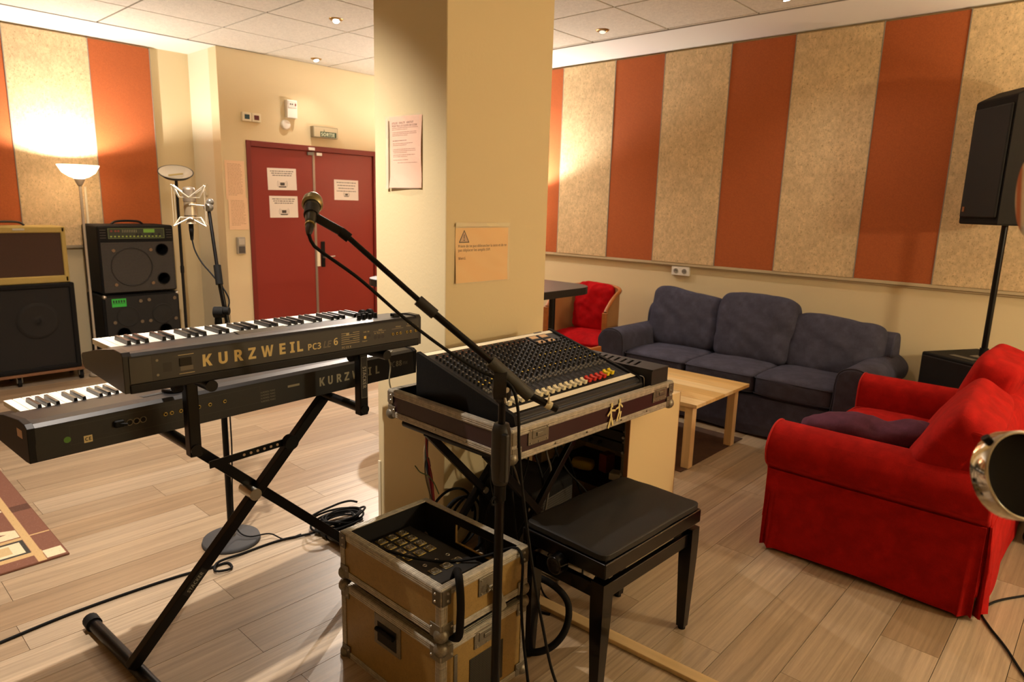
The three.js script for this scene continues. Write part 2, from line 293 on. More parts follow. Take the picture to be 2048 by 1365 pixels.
// wall fittings near the door
{
  let t = thing('alarm_siren', 'white alarm box with a round siren under it above the red doors', 'alarm', [3.62, 2.2, ZD]);
  mesh('housing', [b6(-0.055, 0.055, 0.14, 0.31, 0, 0.05, 0.006)], mat.white, t); mesh('upper_panel', [b6(-0.045, 0.045, 0.235, 0.30, 0.05, 0.054, 0.002)], M(0xd8d0c4, 0.5), t);
  for (const x of [-0.02, 0.0]) mesh('key_hole', [cyl(0.006, 0.006, 0.004, [x, 0.27, 0.055], 10, [Math.PI / 2, 0, 0])], mat.black, t); mesh('red_lamp', [bx(0.01, 0.022, 0.005, [0.033, 0.268, 0.055])], M(0x8a2a20, 0.4), t);
  mesh('round_siren', [lathe([[0, 0.026], [0.036, 0.026], [0.047, 0.02], [0.05, 0]], [-0.055, 0.075, 0], 28, [Math.PI / 2, 0, 0])], mat.white, t);
  t = thing('exit_sign', 'exit sign reading SORTIE on the wall above the red doors', 'sign', [3.985, 2.238, ZD]);
  mesh('housing', [b6(-0.145, 0.145, -0.055, 0.055, 0, 0.055, 0.006)], M(0x94886c, 0.4), t);
  panelPrint('sign_face', 0.27, 0.095, 1500, (x, w, h) => { x.fillStyle = '#c2b390'; x.fillRect(0, 0, w, h); x.fillStyle = '#2c4630'; x.fillRect(w * 0.26, h * 0.44, w * 0.7, h * 0.54); x.fillStyle = '#d6d8b8'; x.font = 'bold ' + Math.round(h * 0.5) + 'px sans-serif'; x.textBaseline = 'middle'; x.fillText('SORTIE', w * 0.29, h * 0.72, w * 0.64); x.fillStyle = '#39543c'; x.fillRect(w * 0.42, h * 0.2, 6, h * 0.28); x.beginPath(); x.moveTo(w * 0.40, h * 0.36); x.lineTo(w * 0.455, h * 0.36); x.lineTo(w * 0.43, h * 0.47); x.fill(); }, t, { at: [0, 0, 0.0565] });
  t = thing('indicator_switch', 'double wall switch box with one teal and one dark red square', 'switch', [3.21, 2.306, ZD]);
  for (const [x, c] of [[-0.047, 0x24474f], [0.047, 0x5e1d20]]) { const b = mesh('switch_frame', [b6(x - 0.045, x + 0.045, -0.04, 0.04, 0, 0.03, 0.006)], mat.cream, t); mesh('button', [b6(x - 0.024, x + 0.024, -0.021, 0.021, 0.03, 0.034, 0.002)], M(c, 0.4), b); }
  t = thing('light_switch', 'grey surface wall switch beside the red doors', 'switch', [3.045, 1.11, ZD]);
  mesh('box', [b6(-0.04, 0.04, -0.08, 0.08, 0, 0.035, 0.006)], M(0x9f9789, 0.5), t); mesh('upper_flap', [b6(-0.03, 0.03, 0.008, 0.068, 0.035, 0.04, 0.003)], M(0xb7b0a3, 0.5), t); mesh('lower_rocker', [b6(-0.03, 0.03, -0.07, -0.006, 0.035, 0.042, 0.003)], M(0x4c4a48, 0.5), t);
  t = thing('thermostat', 'small beige box on the narrow return wall', 'box', [XC, 1.626, -6.705], -Math.PI / 2);
  mesh('casing', [b6(-0.035, 0.035, -0.055, 0.055, 0, 0.022, 0.005)], mat.cream, t); mesh('dial', [cyl(0.016, 0.018, 0.01, [0, -0.02, 0.026], 18, [Math.PI / 2, 0, 0])], M(0xcfc0a0, 0.5), t);
  t = thing('wall_socket', 'white double power socket under the striped panels', 'socket', [XR + 0.04, 1.03, -2.933], -Math.PI / 2);
  mesh('back_box', [b6(-0.085, 0.085, -0.04, 0.04, 0, 0.03, 0.005)], mat.white, t);
  for (const x of [-0.041, 0.041]) { const r = mesh('socket_well', [cyl(0.022, 0.022, 0.004, [x, 0, 0.0315], 24, [Math.PI / 2, 0, 0])], M(0x8d867a, 0.6), t); mesh('earth_pin', [cyl(0.0035, 0.0035, 0.014, [x, 0.01, 0.036], 8, [Math.PI / 2, 0, 0])], mat.steel, r); mesh('pin_hole', [cyl(0.003, 0.003, 0.002, [x - 0.009, -0.002, 0.034], 8, [Math.PI / 2, 0, 0]), cyl(0.003, 0.003, 0.002, [x + 0.009, -0.002, 0.034], 8, [Math.PI / 2, 0, 0])], mat.black, r); }
}
// notices
const lines = (x, l, y, w, n, lh, col, jit = 0.85) => { x.fillStyle = col; for (let i = 0; i < n; i++) { let px = l; const end = l + w * (i === n - 1 && n > 1 ? 0.6 : jit + rnd() * (1 - jit)); while (px < end) { const ww = Math.min(rr(lh * 0.5, lh * 2.2), end - px); x.fillRect(px, y + i * lh, ww, lh * 0.42); px += ww + lh * 0.32; } } };
{
  const doorSheet = (x0, x1, y0, y1, tilt, label, big) => {
    const t = thing('paper_notice', label, 'notice', [(x0 + x1) / 2, (y0 + y1) / 2, ZD - 0.0105]); t.rotation.z = tilt;
    panelPrint('sheet', x1 - x0, y1 - y0, 1400, (x, w, h) => {
      x.fillStyle = '#efe6dc'; x.fillRect(0, 0, w, h);
      for (let i = 0; i < (big ? 4 : 3); i++) lines(x, w * (0.10 + 0.035 * (i % 3)), h * (0.12 + i * (big ? 0.14 : 0.095)), w * (0.80 - 0.07 * (i % 3)), 1, h * 0.085, '#5d5650', 1);
      x.fillStyle = '#4a453f'; const c = w / 2, y = h * 0.72, s = big ? 0.8 : 1.15; x.fillRect(c - w * 0.07 * s, y - h * 0.06 * s, w * 0.14 * s, h * 0.12 * s); x.fillRect(c - w * 0.11 * s, y + h * 0.09 * s, w * 0.22 * s, h * 0.05 * s);
      x.strokeStyle = '#5a554f'; x.lineWidth = h * 0.012; for (const q of [0.11, 0.15]) { x.beginPath(); x.arc(c, y, w * q * s, -0.6, 0.6); x.stroke(); x.beginPath(); x.arc(c, y, w * q * s, Math.PI - 0.6, Math.PI + 0.6); x.stroke(); }
    }, t);
  };
  doorSheet(3.361, 3.672, 1.646, 1.857, 0.02, 'upper of two white paper notices on the left red door', false);
  doorSheet(3.371, 3.678, 1.376, 1.588, 0.01, 'lower of two white paper notices on the left red door', false);
  doorSheet(4.11, 4.413, 1.565, 1.777, 0, 'white paper notice on the right red door', true);
  for (const [x, y, h, l] of [[3.03, 1.72, 0.36, 'upper pink text sheet on the wall left of the red doors'], [3.045, 1.41, 0.30, 'lower pink text sheet on the wall left of the red doors']]) {
    const t = thing('text_sheet', l, 'notice', [x, y, ZD + (y > 1.5 ? 0.003 : 0.005)]);
    panelPrint('sheet', 0.19, h, 1400, (c, w, hh) => { c.fillStyle = '#ecc9a4'; c.fillRect(0, 0, w, hh); lines(c, w * 0.12, hh * 0.08, w * 0.76, Math.round(h * 60), hh * 0.041 * 0.33 / h, '#c39c7c'); }, t);
  }
  // sleeve on the pillar's left face
  let t = thing('sleeved_notice', 'pink typed notice in a punched plastic sleeve on the pillar', 'notice', [1.9055, 1.772, -2.395], -Math.PI / 2);
  panelPrint('sheet', 0.215, 0.30, 1600, (x, w, h) => {
    x.fillStyle = '#f0c8ae'; x.fillRect(0, 0, w, h); x.fillStyle = '#74493a'; x.font = 'bold ' + Math.round(h * 0.036) + 'px sans-serif'; x.textBaseline = 'top';
    x.fillText('ATELIER   ORALITE   GRATUIT', w * 0.08, h * 0.07, w * 0.86); x.fillText('POUR TOUS LES ELEVES DU CCOM', w * 0.08, h * 0.11, w * 0.8);
    lines(x, w * 0.08, h * 0.155, w * 0.84, 2, h * 0.022, '#a87a64'); lines(x, w * 0.08, h * 0.215, w * 0.84, 3, h * 0.022, '#a87a64'); lines(x, w * 0.08, h * 0.33, w * 0.5, 1, h * 0.025, '#8a5f4c'); lines(x, w * 0.08, h * 0.37, w * 0.78, 2, h * 0.023, '#a87a64'); lines(x, w * 0.08, h * 0.45, w * 0.78, 3, h * 0.023, '#a87a64'); lines(x, w * 0.08, h * 0.53, w * 0.8, 2, h * 0.023, '#a87a64'); lines(x, w * 0.08, h * 0.60, w * 0.5, 1, h * 0.023, '#a87a64'); lines(x, w * 0.22, h * 0.64, w * 0.75, 1, h * 0.02, '#a87a64');
  }, t, { at: [0.012, 0, 0.004], sx: 8, sy: 10, warp: (u, v) => 0.004 * Math.sin(u * 3 + v * 5) + (v < -0.35 ? (-(v + 0.35)) * 0.03 : 0) });
  const film = PH(0xffffff, 0.12, { transmission: 0.92, thickness: 0, side: THREE.DoubleSide });
  const sl = (w, h, parent, at, wf) => { const g = new THREE.PlaneGeometry(w, h, 14, 18), P = g.attributes.position; for (let i = 0; i < P.count; i++) P.setZ(i, wf(P.getX(i) / w, P.getY(i) / h)); g.computeVertexNormals(); mesh('sleeve', [g], film, parent, { at }); };
  sl(0.238, 0.31, t, [0, 0, 0.011], (u, v) => 0.003 * Math.sin(u * 7 + v * 11) + 0.002 * Math.sin(v * 23 + u * 9) + (v < -0.3 ? (-(v + 0.3)) * 0.04 : 0));
  mesh('punched_strip', [b6(-0.119, -0.103, -0.155, 0.145, 0.008, 0.009)], M(0xe6d5b8, 0.5), t);
  t = thing('warning_notice', 'peach paper notice with a warning triangle in a sleeve on the pillar', 'notice', [2.122, 1.352, -2.126]);
  panelPrint('sheet', 0.325, 0.235, 1800, (x, w, h) => {
    x.fillStyle = '#f2c98a'; x.fillRect(0, 0, w, h); const tx = w * 0.155, ty = h * 0.05, s = h * 0.21; x.strokeStyle = '#4a3526'; x.lineWidth = 8; x.lineJoin = 'round'; x.fillStyle = '#caa27c';
    x.beginPath(); x.moveTo(tx, ty); x.lineTo(tx + s * 0.55, ty + s); x.lineTo(tx - s * 0.55, ty + s); x.closePath(); x.fill(); x.stroke(); x.fillStyle = '#3a281c'; x.fillRect(tx - 4, ty + s * 0.32, 8, s * 0.36); x.beginPath(); x.arc(tx, ty + s * 0.82, 6, 0, 7); x.fill();
    x.fillStyle = '#5c3c20'; x.font = 'bold ' + Math.round(h * 0.068) + 'px sans-serif'; x.textBaseline = 'top'; x.fillText('Priere de ne pas débrancher la sono et de ne', w * 0.05, h * 0.29, w * 0.92); x.fillText('pas déplacer les amplis SVP.', w * 0.05, h * 0.365, w * 0.6); x.fillText('Merci.', w * 0.05, h * 0.51, w * 0.14);
  }, t, { at: [0, -0.01, 0.004], sx: 8, sy: 8, warp: (u, v) => 0.003 * Math.sin(u * 4 + 1) * Math.sin(v * 5) + (v < -0.3 ? (-(v + 0.3)) * 0.02 : 0) });
  sl(0.338, 0.262, t, [0, 0, 0.010], (u, v) => 0.0025 * Math.sin(u * 6 + v * 8) + (v < -0.3 ? (-(v + 0.3)) * 0.03 : 0));
  mesh('punched_strip', [b6(-0.165, 0.165, 0.113, 0.128, 0.007, 0.008)], M(0xe2d6ae, 0.5), t);
}
// ---------------------------------------------------------------- lamps
const glow = (c, k) => new THREE.MeshStandardMaterial({ color: 0xffffff, emissive: c, emissiveIntensity: k, roughness: 0.5 });
const spotLabels = ['halogen ceiling spotlight tilted on its gimbal in the tiles beside the pillar', 'bright halogen ceiling spotlight over the red doors', 'halogen ceiling spotlight in the tiles above the bar table', 'halogen ceiling spotlight above the blue sofa', 'ceiling spotlight in the tiles behind the pillar', 'ceiling spotlight in the far corner beside the doors', 'ceiling spotlight above the keyboards'];
const spotAim = [[-0.35, -1, 0.5], [0, -1, 0.35], [-0.3, -1, 0.15], [0.1, -1, 0.2], [0.2, -1, 0], [-0.85, -1, 0.9], [0.1, -1, -0.42]];
const spotPow = [0.5, 0.22, 0.15, 0.15, 0.6, 3.0, 2.3];
SPOTS.forEach(([x, z], i) => {
  const t = thing('ceiling_spotlight', spotLabels[i], 'spotlight', [x, HC, z], 0, 'halogen spots in the ceiling tiles');
  const brass = M(0xb08a48, 0.35, { metalness: 0.8 });
  mesh('trim_ring', [lathe([[0.030, 0.002], [0.031, -0.008], [0.045, -0.008], [0.052, -0.001], [0.052, 0.002]], null, 32)], brass, t);
  const aim = V(...spotAim[i]).normalize(), q = new THREE.Quaternion().setFromUnitVectors(V(0, -1, 0), aim);
  const h = lathe([[0.0, 0.028], [0.014, 0.028], [0.028, -0.004], [0.029, -0.006], [0.026, -0.006], [0.024, -0.002]], null, 28); h.applyQuaternion(q); h.translate(0, -0.012, 0);
  mesh('lamp_reflector', [h], mat.steel, t);
  const dsk = cyl(0.0235, 0.0235, 0.003, [0, -0.004, 0], 24); dsk.applyQuaternion(q); dsk.translate(0, -0.012, 0);
  mesh('lamp_glass', [dsk], glow(SPOTC, [5, 14, 0.5, 12, 6, 8, 10][i]), t);
  const s = new THREE.SpotLight(SPOTC, LEVEL.spot * spotPow[i], 0, i === 5 ? 0.7 : i === 6 ? 1.05 : 1.12, 0.55, 2); s.position.set(x, HC - 0.014, z).addScaledVector(aim, 0.016); s.target.position.copy(s.position).add(aim); s.castShadow = true; s.shadow.radius = 1.2; scene.add(s, s.target); s.name = 'spot_light_' + i;
});
function uplighter(label, at, H, power, col, metal, bowlMat) {
  const t = thing('uplighter_lamp', label, 'floor lamp', at);
  mesh('base', [lathe([[0, 0], [0.07, 0], [0.07, 0.016], [0.06, 0.028], [0.03, 0.034], [0, 0.034]], null, 40)], metal, t);
  mesh('pole', [rod([0, 0.02, 0], [0, H - 0.15, 0], 0.0105)], metal, t);
  mesh('cup', [lathe([[0, 0], [0.013, 0], [0.02, 0.01], [0.043, 0.055], [0.043, 0.06], [0, 0.06]], [0, H - 0.17, 0], 28)], metal, t);
  mesh('shade', [lathe([[0.03, 0], [0.07, 0.012], [0.12, 0.045], [0.15, 0.098], [0.154, 0.108], [0.150, 0.108], [0.145, 0.098], [0.116, 0.05], [0.068, 0.018], [0.03, 0.006]], [0, H - 0.11, 0], 48)], bowlMat, t);
  mesh('bulb', [sph(0.024, [0, H - 0.065, 0], [1, 1.25, 1], 16)], glow(col, 30), t);
  const p = new THREE.PointLight(col, power, 0, 2); p.position.set(at[0], at[1] + H - 0.065, at[2]); p.castShadow = true; p.shadow.radius = 1.1; p.name = 'uplighter_light'; scene.add(p); return t;
}
const opal = (c, tr = 0.45) => PH(c, 0.9, { transmission: tr, thickness: 0, side: THREE.DoubleSide });
const greyMetal = M(0x5a554e, 0.45, { metalness: 0.5 });
uplighter('lit grey uplighter with white glass bowl behind the tweed amplifier', [1.79, 0, -6.52], 1.79, LEVEL.torch, WARM, M(0xb5aa98, 0.5, { metalness: 0.3 }), opal(0xfff4e4));
uplighter('lit uplighter with white glass bowl hidden behind the pillar by the striped wall', [5.10, 0, -4.85], 1.66, LEVEL.torch2, WARM, greyMetal, opal(0xfff4e4));
uplighter('lit uplighter with amber glass bowl standing behind the red sofa', [4.75, 0, 1.0], 1.80, LEVEL.torch3, YELL, greyMetal, opal(0xfff0d0, 0.3));
{
  const t = thing('black_uplighter', 'unlit black uplighter with a tilted dish beside the bass amplifier', 'floor lamp', [2.41, 0, -6.13]);
  mesh('base', [lathe([[0, 0], [0.12, 0], [0.12, 0.015], [0.1, 0.025], [0, 0.03]], null, 36)], mat.black, t);
  mesh('pole', [rod([0, 0.02, 0], [0, 1.70, 0], 0.0125), rod([0.0, 0.9, 0], [0, 0.96, 0], 0.016)], mat.black, t);
  const tl = [0.44, 0, 0.16], d = (g) => place(g, [0, 1.72, 0], tl);
  mesh('dish', [d(lathe([[0.0, -0.012], [0.05, -0.008], [0.11, 0.015], [0.138, 0.04], [0.14, 0.046], [0.132, 0.044], [0.105, 0.022], [0.05, 0.0], [0, -0.004]], null, 44))], M(0x1b1917, 0.4), t);
  mesh('reflector', [d(lathe([[0, 0.0], [0.05, 0.004], [0.105, 0.026], [0.131, 0.046]], null, 44))], M(0xd8d0bf, 0.45, { side: THREE.DoubleSide }), t);
  mesh('bulb_holder', [d(rod([-0.06, 0.022, 0], [0.06, 0.022, 0], 0.007))], M(0xc9b270, 0.4), t);
}
{
  const t = thing('globe_lamp', 'lit round globe floor lamp standing alone near the front wall', 'floor lamp', [3.4, 0, 2.0]);
  mesh('base', [lathe([[0, 0], [0.14, 0], [0.14, 0.012], [0.04, 0.03], [0, 0.03]], null, 40)], greyMetal, t); mesh('pole', [rod([0, 0.02, 0], [0, 1.62, 0], 0.011)], greyMetal, t); mesh('holder', [cyl(0.04, 0.03, 0.04, [0, 1.64, 0], 20)], greyMetal, t);
  mesh('globe', [sph(0.125, [0, 1.78, 0], [1, 1, 1], 32)], glow(YELL, 6), t);
  const p = new THREE.PointLight(YELL, LEVEL.globe, 0, 2); p.position.set(3.4, 1.78, 2.0); p.castShadow = true; p.shadow.radius = 4; p.name = 'globe_light'; scene.add(p);
}
// two-headed chrome lamp at the right edge, its pole out of the frame
{
  const t = thing('chrome_spot_lamp', 'chrome lamp with short round cans and black faces near the red sofa', 'floor lamp', [1.20, 0, -0.01]);
  mesh('base', [lathe([[0, 0], [0.14, 0], [0.14, 0.014], [0.05, 0.024], [0, 0.024]], null, 40)], mat.chrome, t);
  mesh('pole', [rod([0, 0.02, 0], [0, 1.72, 0], 0.011)], mat.chrome, t);
  const head = (c, dir, arm) => {
    const q = new THREE.Quaternion().setFromUnitVectors(V(0, 1, 0), V(...dir).normalize()); const f = g => { g.applyQuaternion(q); g.translate(...c); return g; };
    const h = mesh('lamp_can', [f(lathe([[0, -0.02], [0.052, -0.02], [0.0595, -0.014], [0.0595, 0.010], [0.0565, 0.012], [0.0545, 0.010], [0.054, -0.012]], null, 48)), rod(arm, [c[0] + 0.012, c[1] - 0.058, c[2] + 0.01], 0.007)], mat.chrome, t);
    mesh('black_face', [f(cyl(0.0538, 0.0538, 0.004, [0, -0.002, 0], 40))], M(0x020202, 0.95), h);
    mesh('rim_knob', [f(cyl(0.006, 0.006, 0.008, [0, 0, -0.063], 10, [Math.PI / 2, 0, 0]))], mat.black, h);
  };
  head([-0.105, 1.222, -0.060], [-0.40, 0.25, 0.50], [-0.0, 1.165, 0.0]); head([-0.018, 1.592, -0.092], [0.35, 0.1, 0.9], [0, 1.58, 0.0]);
}
// ---------------------------------------------------------------- amplifiers in the recess
const castor = (p, parent, r = 0.036, at = [0, 0, 0]) => { const c = mesh('castor', [cyl(r, r, 0.024, [at[0], r, at[2]], 20, [0, 0, Math.PI / 2])], mat.rubber, parent); mesh('castor_fork', [b6(at[0] - 0.02, at[0] - 0.014, r, r * 2.35, at[2] - 0.02, at[2] + 0.02), b6(at[0] + 0.014, at[0] + 0.02, r, r * 2.35, at[2] - 0.02, at[2] + 0.02), b6(at[0] - 0.026, at[0] + 0.026, r * 2.3, r * 2.45, at[2] - 0.03, at[2] + 0.03)], mat.zinc, c); return c; };
const cornerCap = (p, parent, s = 0.018) => mesh('corner_cap', [sph(s, p, [1, 1, 1], 12)], mat.steel, parent);
{
  // black cabinet on a wheeled board; local z = 0 is the back, front at 0.37
  const F = 0.37;
  let t = thing('speaker_cabinet', 'large black speaker cabinet on a wheeled board under the tweed amplifier', 'speaker', [1.27, 0, -6.86]);
  mesh('wheel_board', [b6(-0.42, 0.43, 0.085, 0.105, 0, F + 0.02, 0.003)], M(0x7a5334, 0.6), t);
  for (const [x, z] of [[-0.05, 0.345], [0.39, 0.345], [-0.05, 0.06], [0.39, 0.06]]) castor(null, t, 0.035, [x, 0, z]);
  mesh('shell', [b6(-0.40, 0.40, 0.105, 0.83, 0.0, F - 0.02, 0.02), b6(-0.40, -0.36, 0.105, 0.83, F - 0.04, F, 0.012), b6(0.36, 0.40, 0.105, 0.83, F - 0.04, F, 0.012), b6(-0.37, 0.37, 0.79, 0.83, F - 0.04, F, 0.012), b6(-0.37, 0.37, 0.105, 0.145, F - 0.04, F, 0.012)], mat.blackTex, t);
  mesh('grille_cloth', [b6(-0.362, 0.362, 0.143, 0.792, F - 0.03, F - 0.014)], M(0x1a1713, 0.85, { map: rep(T.weave, 5) }), t, { uv: 1 });
  for (const [x, y] of [[0.12, 0.53]]) mesh('speaker_cone', [lathe([[0.02, 0.02], [0.05, 0.006], [0.12, 0.014], [0.135, 0.012], [0.15, 0.002]], [x, y, F - 0.014], 36, [Math.PI / 2, 0, 0]), sph(0.032, [x, y, F - 0.016], [1, 1, 0.6])], M(0x191612, 0.85), t);
  mesh('side_handle', [b6(0.40, 0.407, 0.45, 0.56, 0.11, 0.28, 0.003)], mat.black, t);
  // tweed combo
  t = thing('tweed_amplifier', 'yellow tweed guitar combo amplifier with brown grille on the black cabinet', 'amplifier', [1.27, 0.83, -6.86]);
  mesh('shell', [b6(-0.38, 0.38, 0, 0.46, 0.02, 0.31, 0.018), b6(-0.38, 0.38, 0.408, 0.46, 0.29, 0.345, 0.012), b6(-0.38, 0.38, 0, 0.06, 0.29, 0.345, 0.012), b6(-0.38, -0.345, 0, 0.46, 0.29, 0.345, 0.01), b6(0.345, 0.38, 0, 0.46, 0.29, 0.345, 0.01)], mat.tweed, t, { uv: 1 });
  mesh('grille_cloth', [b6(-0.347, 0.347, 0.058, 0.41, 0.31, 0.334)], mat.grilleBrown, t, { uv: 1 });
  mesh('badge', [b6(0.02, 0.10, 0.428, 0.444, 0.345, 0.349, 0.002)], mat.steel, t); mesh('carry_handle', [tube([[-0.14, 0.462, 0.17], [-0.11, 0.485, 0.17], [0, 0.492, 0.17], [0.11, 0.485, 0.17], [0.14, 0.462, 0.17]], 0.009, 30)], M(0x2a2018, 0.6), t);
  // bass stack
  t = thing('bass_cabinet', 'black bass speaker cabinet with a green badge under the bass combo', 'speaker', [2.18, 0, -6.88]);
  const pc = [-0.175, 0.175].map(x => cyl(0.055, 0.055, 0.3, [x, 0.355, 0.38], 28, [Math.PI / 2, 0, 0]));
  mesh('shell', carve(b6(-0.32, 0.32, 0.03, 0.70, 0, 0.41, 0.018), pc), mat.blackTex, t); mesh('grille', carve(b6(-0.30, 0.30, 0.05, 0.68, 0.405, 0.425), pc), M(0x141311, 0.8), t);
  for (const x of [-0.13, 0.16]) mesh('speaker_cone', [tor(0.085, 0.006, [x, 0.505, 0.425]), lathe([[0.0, 0.006], [0.03, 0.008], [0.05, 0.002], [0.082, 0.004]], [x, 0.505, 0.425], 32, [Math.PI / 2, 0, 0])], M(0x161512, 0.8), t);
  for (const x of [-0.175, 0.175]) mesh('bass_port', [tor(0.055, 0.004, [x, 0.355, 0.426], null, 32)], mat.black, t);
  panelPrint('badge', 0.115, 0.072, 1500, (x, w, h) => { x.fillStyle = '#2fae3c'; x.fillRect(0, 0, w, h); x.fillStyle = '#0d3a14'; for (let i = 0; i < 5; i++) x.fillRect(w * (0.08 + i * 0.18), h * 0.18, w * 0.11, h * 0.32); x.fillRect(w * 0.05, h * 0.56, w * 0.9, h * 0.05); }, t, { at: [-0.195, 0.632, 0.4275] });
  for (const [x, y] of [[-0.24, 0.46], [-0.02, 0.45], [0.05, 0.45], [0.27, 0.45], [-0.02, 0.635], [0.05, 0.64], [0.27, 0.64]]) mesh('speaker_clamp', [cyl(0.015, 0.016, 0.01, [x, y, 0.427], 12, [Math.PI / 2, 0, 0])], M(0x6d5f4c, 0.5, { metalness: 0.4 }), t);
  for (const x of [-0.3, 0.3]) cornerCap([x, 0.685, 0.405], t, 0.02);
  t = thing('bass_combo', 'black bass combo amplifier with green lit control panel on the bass cabinet', 'amplifier', [2.175, 0.70, -6.88]);
  const pc2 = [0.385, 0.125].map(y => cyl(0.052, 0.052, 0.3, [0.195, y, 0.38], 28, [Math.PI / 2, 0, 0]));
  mesh('shell', carve(b6(-0.31, 0.31, 0.01, 0.60, 0, 0.42, 0.02), pc2), mat.blackTex, t);
  for (const [x, z] of [[-0.26, 0.05], [0.26, 0.05], [-0.26, 0.37], [0.26, 0.37]]) mesh('foot', [cyl(0.015, 0.018, 0.012, [x, 0.006, z], 12)], mat.rubber, t);
  mesh('grille', carve(b6(-0.285, 0.285, 0.035, 0.445, 0.41, 0.43), pc2), mat.grille, t, { uv: 1 }); mesh('grille_border', [b6(-0.295, 0.295, 0.445, 0.455, 0.41, 0.432), b6(-0.295, 0.295, 0.025, 0.035, 0.41, 0.432), b6(-0.295, -0.285, 0.03, 0.45, 0.41, 0.432), b6(0.285, 0.295, 0.03, 0.45, 0.41, 0.432)], M(0x2c2924, 0.6), t);
  mesh('speaker_cone', [tor(0.165, 0.006, [-0.06, 0.24, 0.43])], M(0x221e19, 0.7), t);
  for (const y of [0.385, 0.125]) mesh('bass_port', [tor(0.052, 0.004, [0.195, y, 0.431], null, 32)], mat.black, t);
  for (const [x, y] of [[-0.2, 0.385], [0.1, 0.385], [-0.2, 0.09], [0.1, 0.09]]) mesh('speaker_clamp', [cyl(0.014, 0.015, 0.01, [x, y, 0.432], 12, [Math.PI / 2, 0, 0])], M(0x7a6248, 0.5, { metalness: 0.4 }), t);
  panelPrint('control_panel', 0.46, 0.092, 1400, (x, w, h) => {
    x.fillStyle = '#2e3423'; x.fillRect(0, 0, w, h); x.strokeStyle = '#6b7a46'; x.lineWidth = 4; x.strokeRect(6, 6, w - 12, h - 12); x.fillStyle = '#6fa33a'; x.fillRect(w * 0.62, h * 0.1, w * 0.2, h * 0.34);
    for (const q of [0.05, 0.12, 0.17]) { x.fillStyle = '#7a3426'; x.beginPath(); x.arc(w * q + 10, h * 0.28, h * 0.1, 0, 7); x.fill(); }
    x.fillStyle = '#9a9274'; for (let i = 0; i < 9; i++) x.fillRect(w * (0.25 + i * 0.03), h * 0.15, 5, h * 0.26); x.fillStyle = '#93a845'; for (let i = 0; i < 14; i++) x.fillRect(w * (0.04 + i * 0.066), h * 0.72, w * 0.03, h * 0.12);
    x.fillStyle = '#11120d'; for (const q of [0.5, 0.78, 0.56, 0.9]) { x.beginPath(); x.arc(w * q, h * 0.62, h * 0.13, 0, 7); x.fill(); }
  }, t, { at: [0, 0.53, 0.4215] });
  for (let i = 0; i < 4; i++) for (const x of [-0.2675, 0.2675]) mesh('vent_slot', [b6(x - 0.0225, x + 0.0225, 0.49 + i * 0.022, 0.496 + i * 0.022, 0.42, 0.423)], M(0x3a352c, 0.6), t);
  mesh('top_handle', [tube([[-0.13, 0.60, 0.2], [-0.1, 0.622, 0.2], [0.1, 0.622, 0.2], [0.13, 0.60, 0.2]], 0.010, 24)], mat.black, t);
}
// ---------------------------------------------------------------- keyboards on their X stand (rear sides towards the camera, local +z)
function keys(parent, x0, n, pitch, zf, zr, y, first) {      // x grows towards the player's right hand, which is -x here
  const wg = b6(-pitch / 2 + 0.0006, pitch / 2 - 0.0006, -0.016, 0, zf, zr, 0.0015), bl = (zr - zf) * 0.64;
  const bg = ext([[-0.0055, 0], [0.0055, 0], [0.0042, 0.012], [-0.0042, 0.012]], bl, 0.0008, [0, 0, zr - bl + 0.002]);
  const wj = join(wg), bj = join(bg);
  const has = [1, 1, 0, 1, 1, 1, 0];                          // black key to the player's right of C D E F G A B
  for (let i = 0; i < n; i++) {                               // i = 0 at the low end (+x side)
    const x = x0 - pitch * (i + 0.5); const m = new THREE.Mesh(wj, mat.keyW); m.name = 'white_key'; m.position.set(x, y, 0); m.castShadow = m.receiveShadow = true; parent.add(m);
    if (has[(i + first) % 7] && i < n - 1) { const k = new THREE.Mesh(bj, mat.keyB); k.name = 'black_key'; k.position.set(x - pitch / 2, y, 0); k.castShadow = k.receiveShadow = true; parent.add(k); }
  }
}
const jack = (x, y, parent, r = 0.0055) => { const j = mesh('jack_socket', [lathe([[r * 0.55, 0], [r * 0.55, 0.003], [r, 0.003], [r * 1.25, 0.001], [r * 1.25, 0]], [x, y, 0], 14, [Math.PI / 2, 0, 0])], mat.gold, parent); mesh('hole_shade_disc', [cyl(r * 0.55, r * 0.55, 0.001, [x, y, 0.0008], 10, [Math.PI / 2, 0, 0])], M(0x020202, 0.9), j); return j; };  // black disc in each socket; the hole's shade is put into its colour
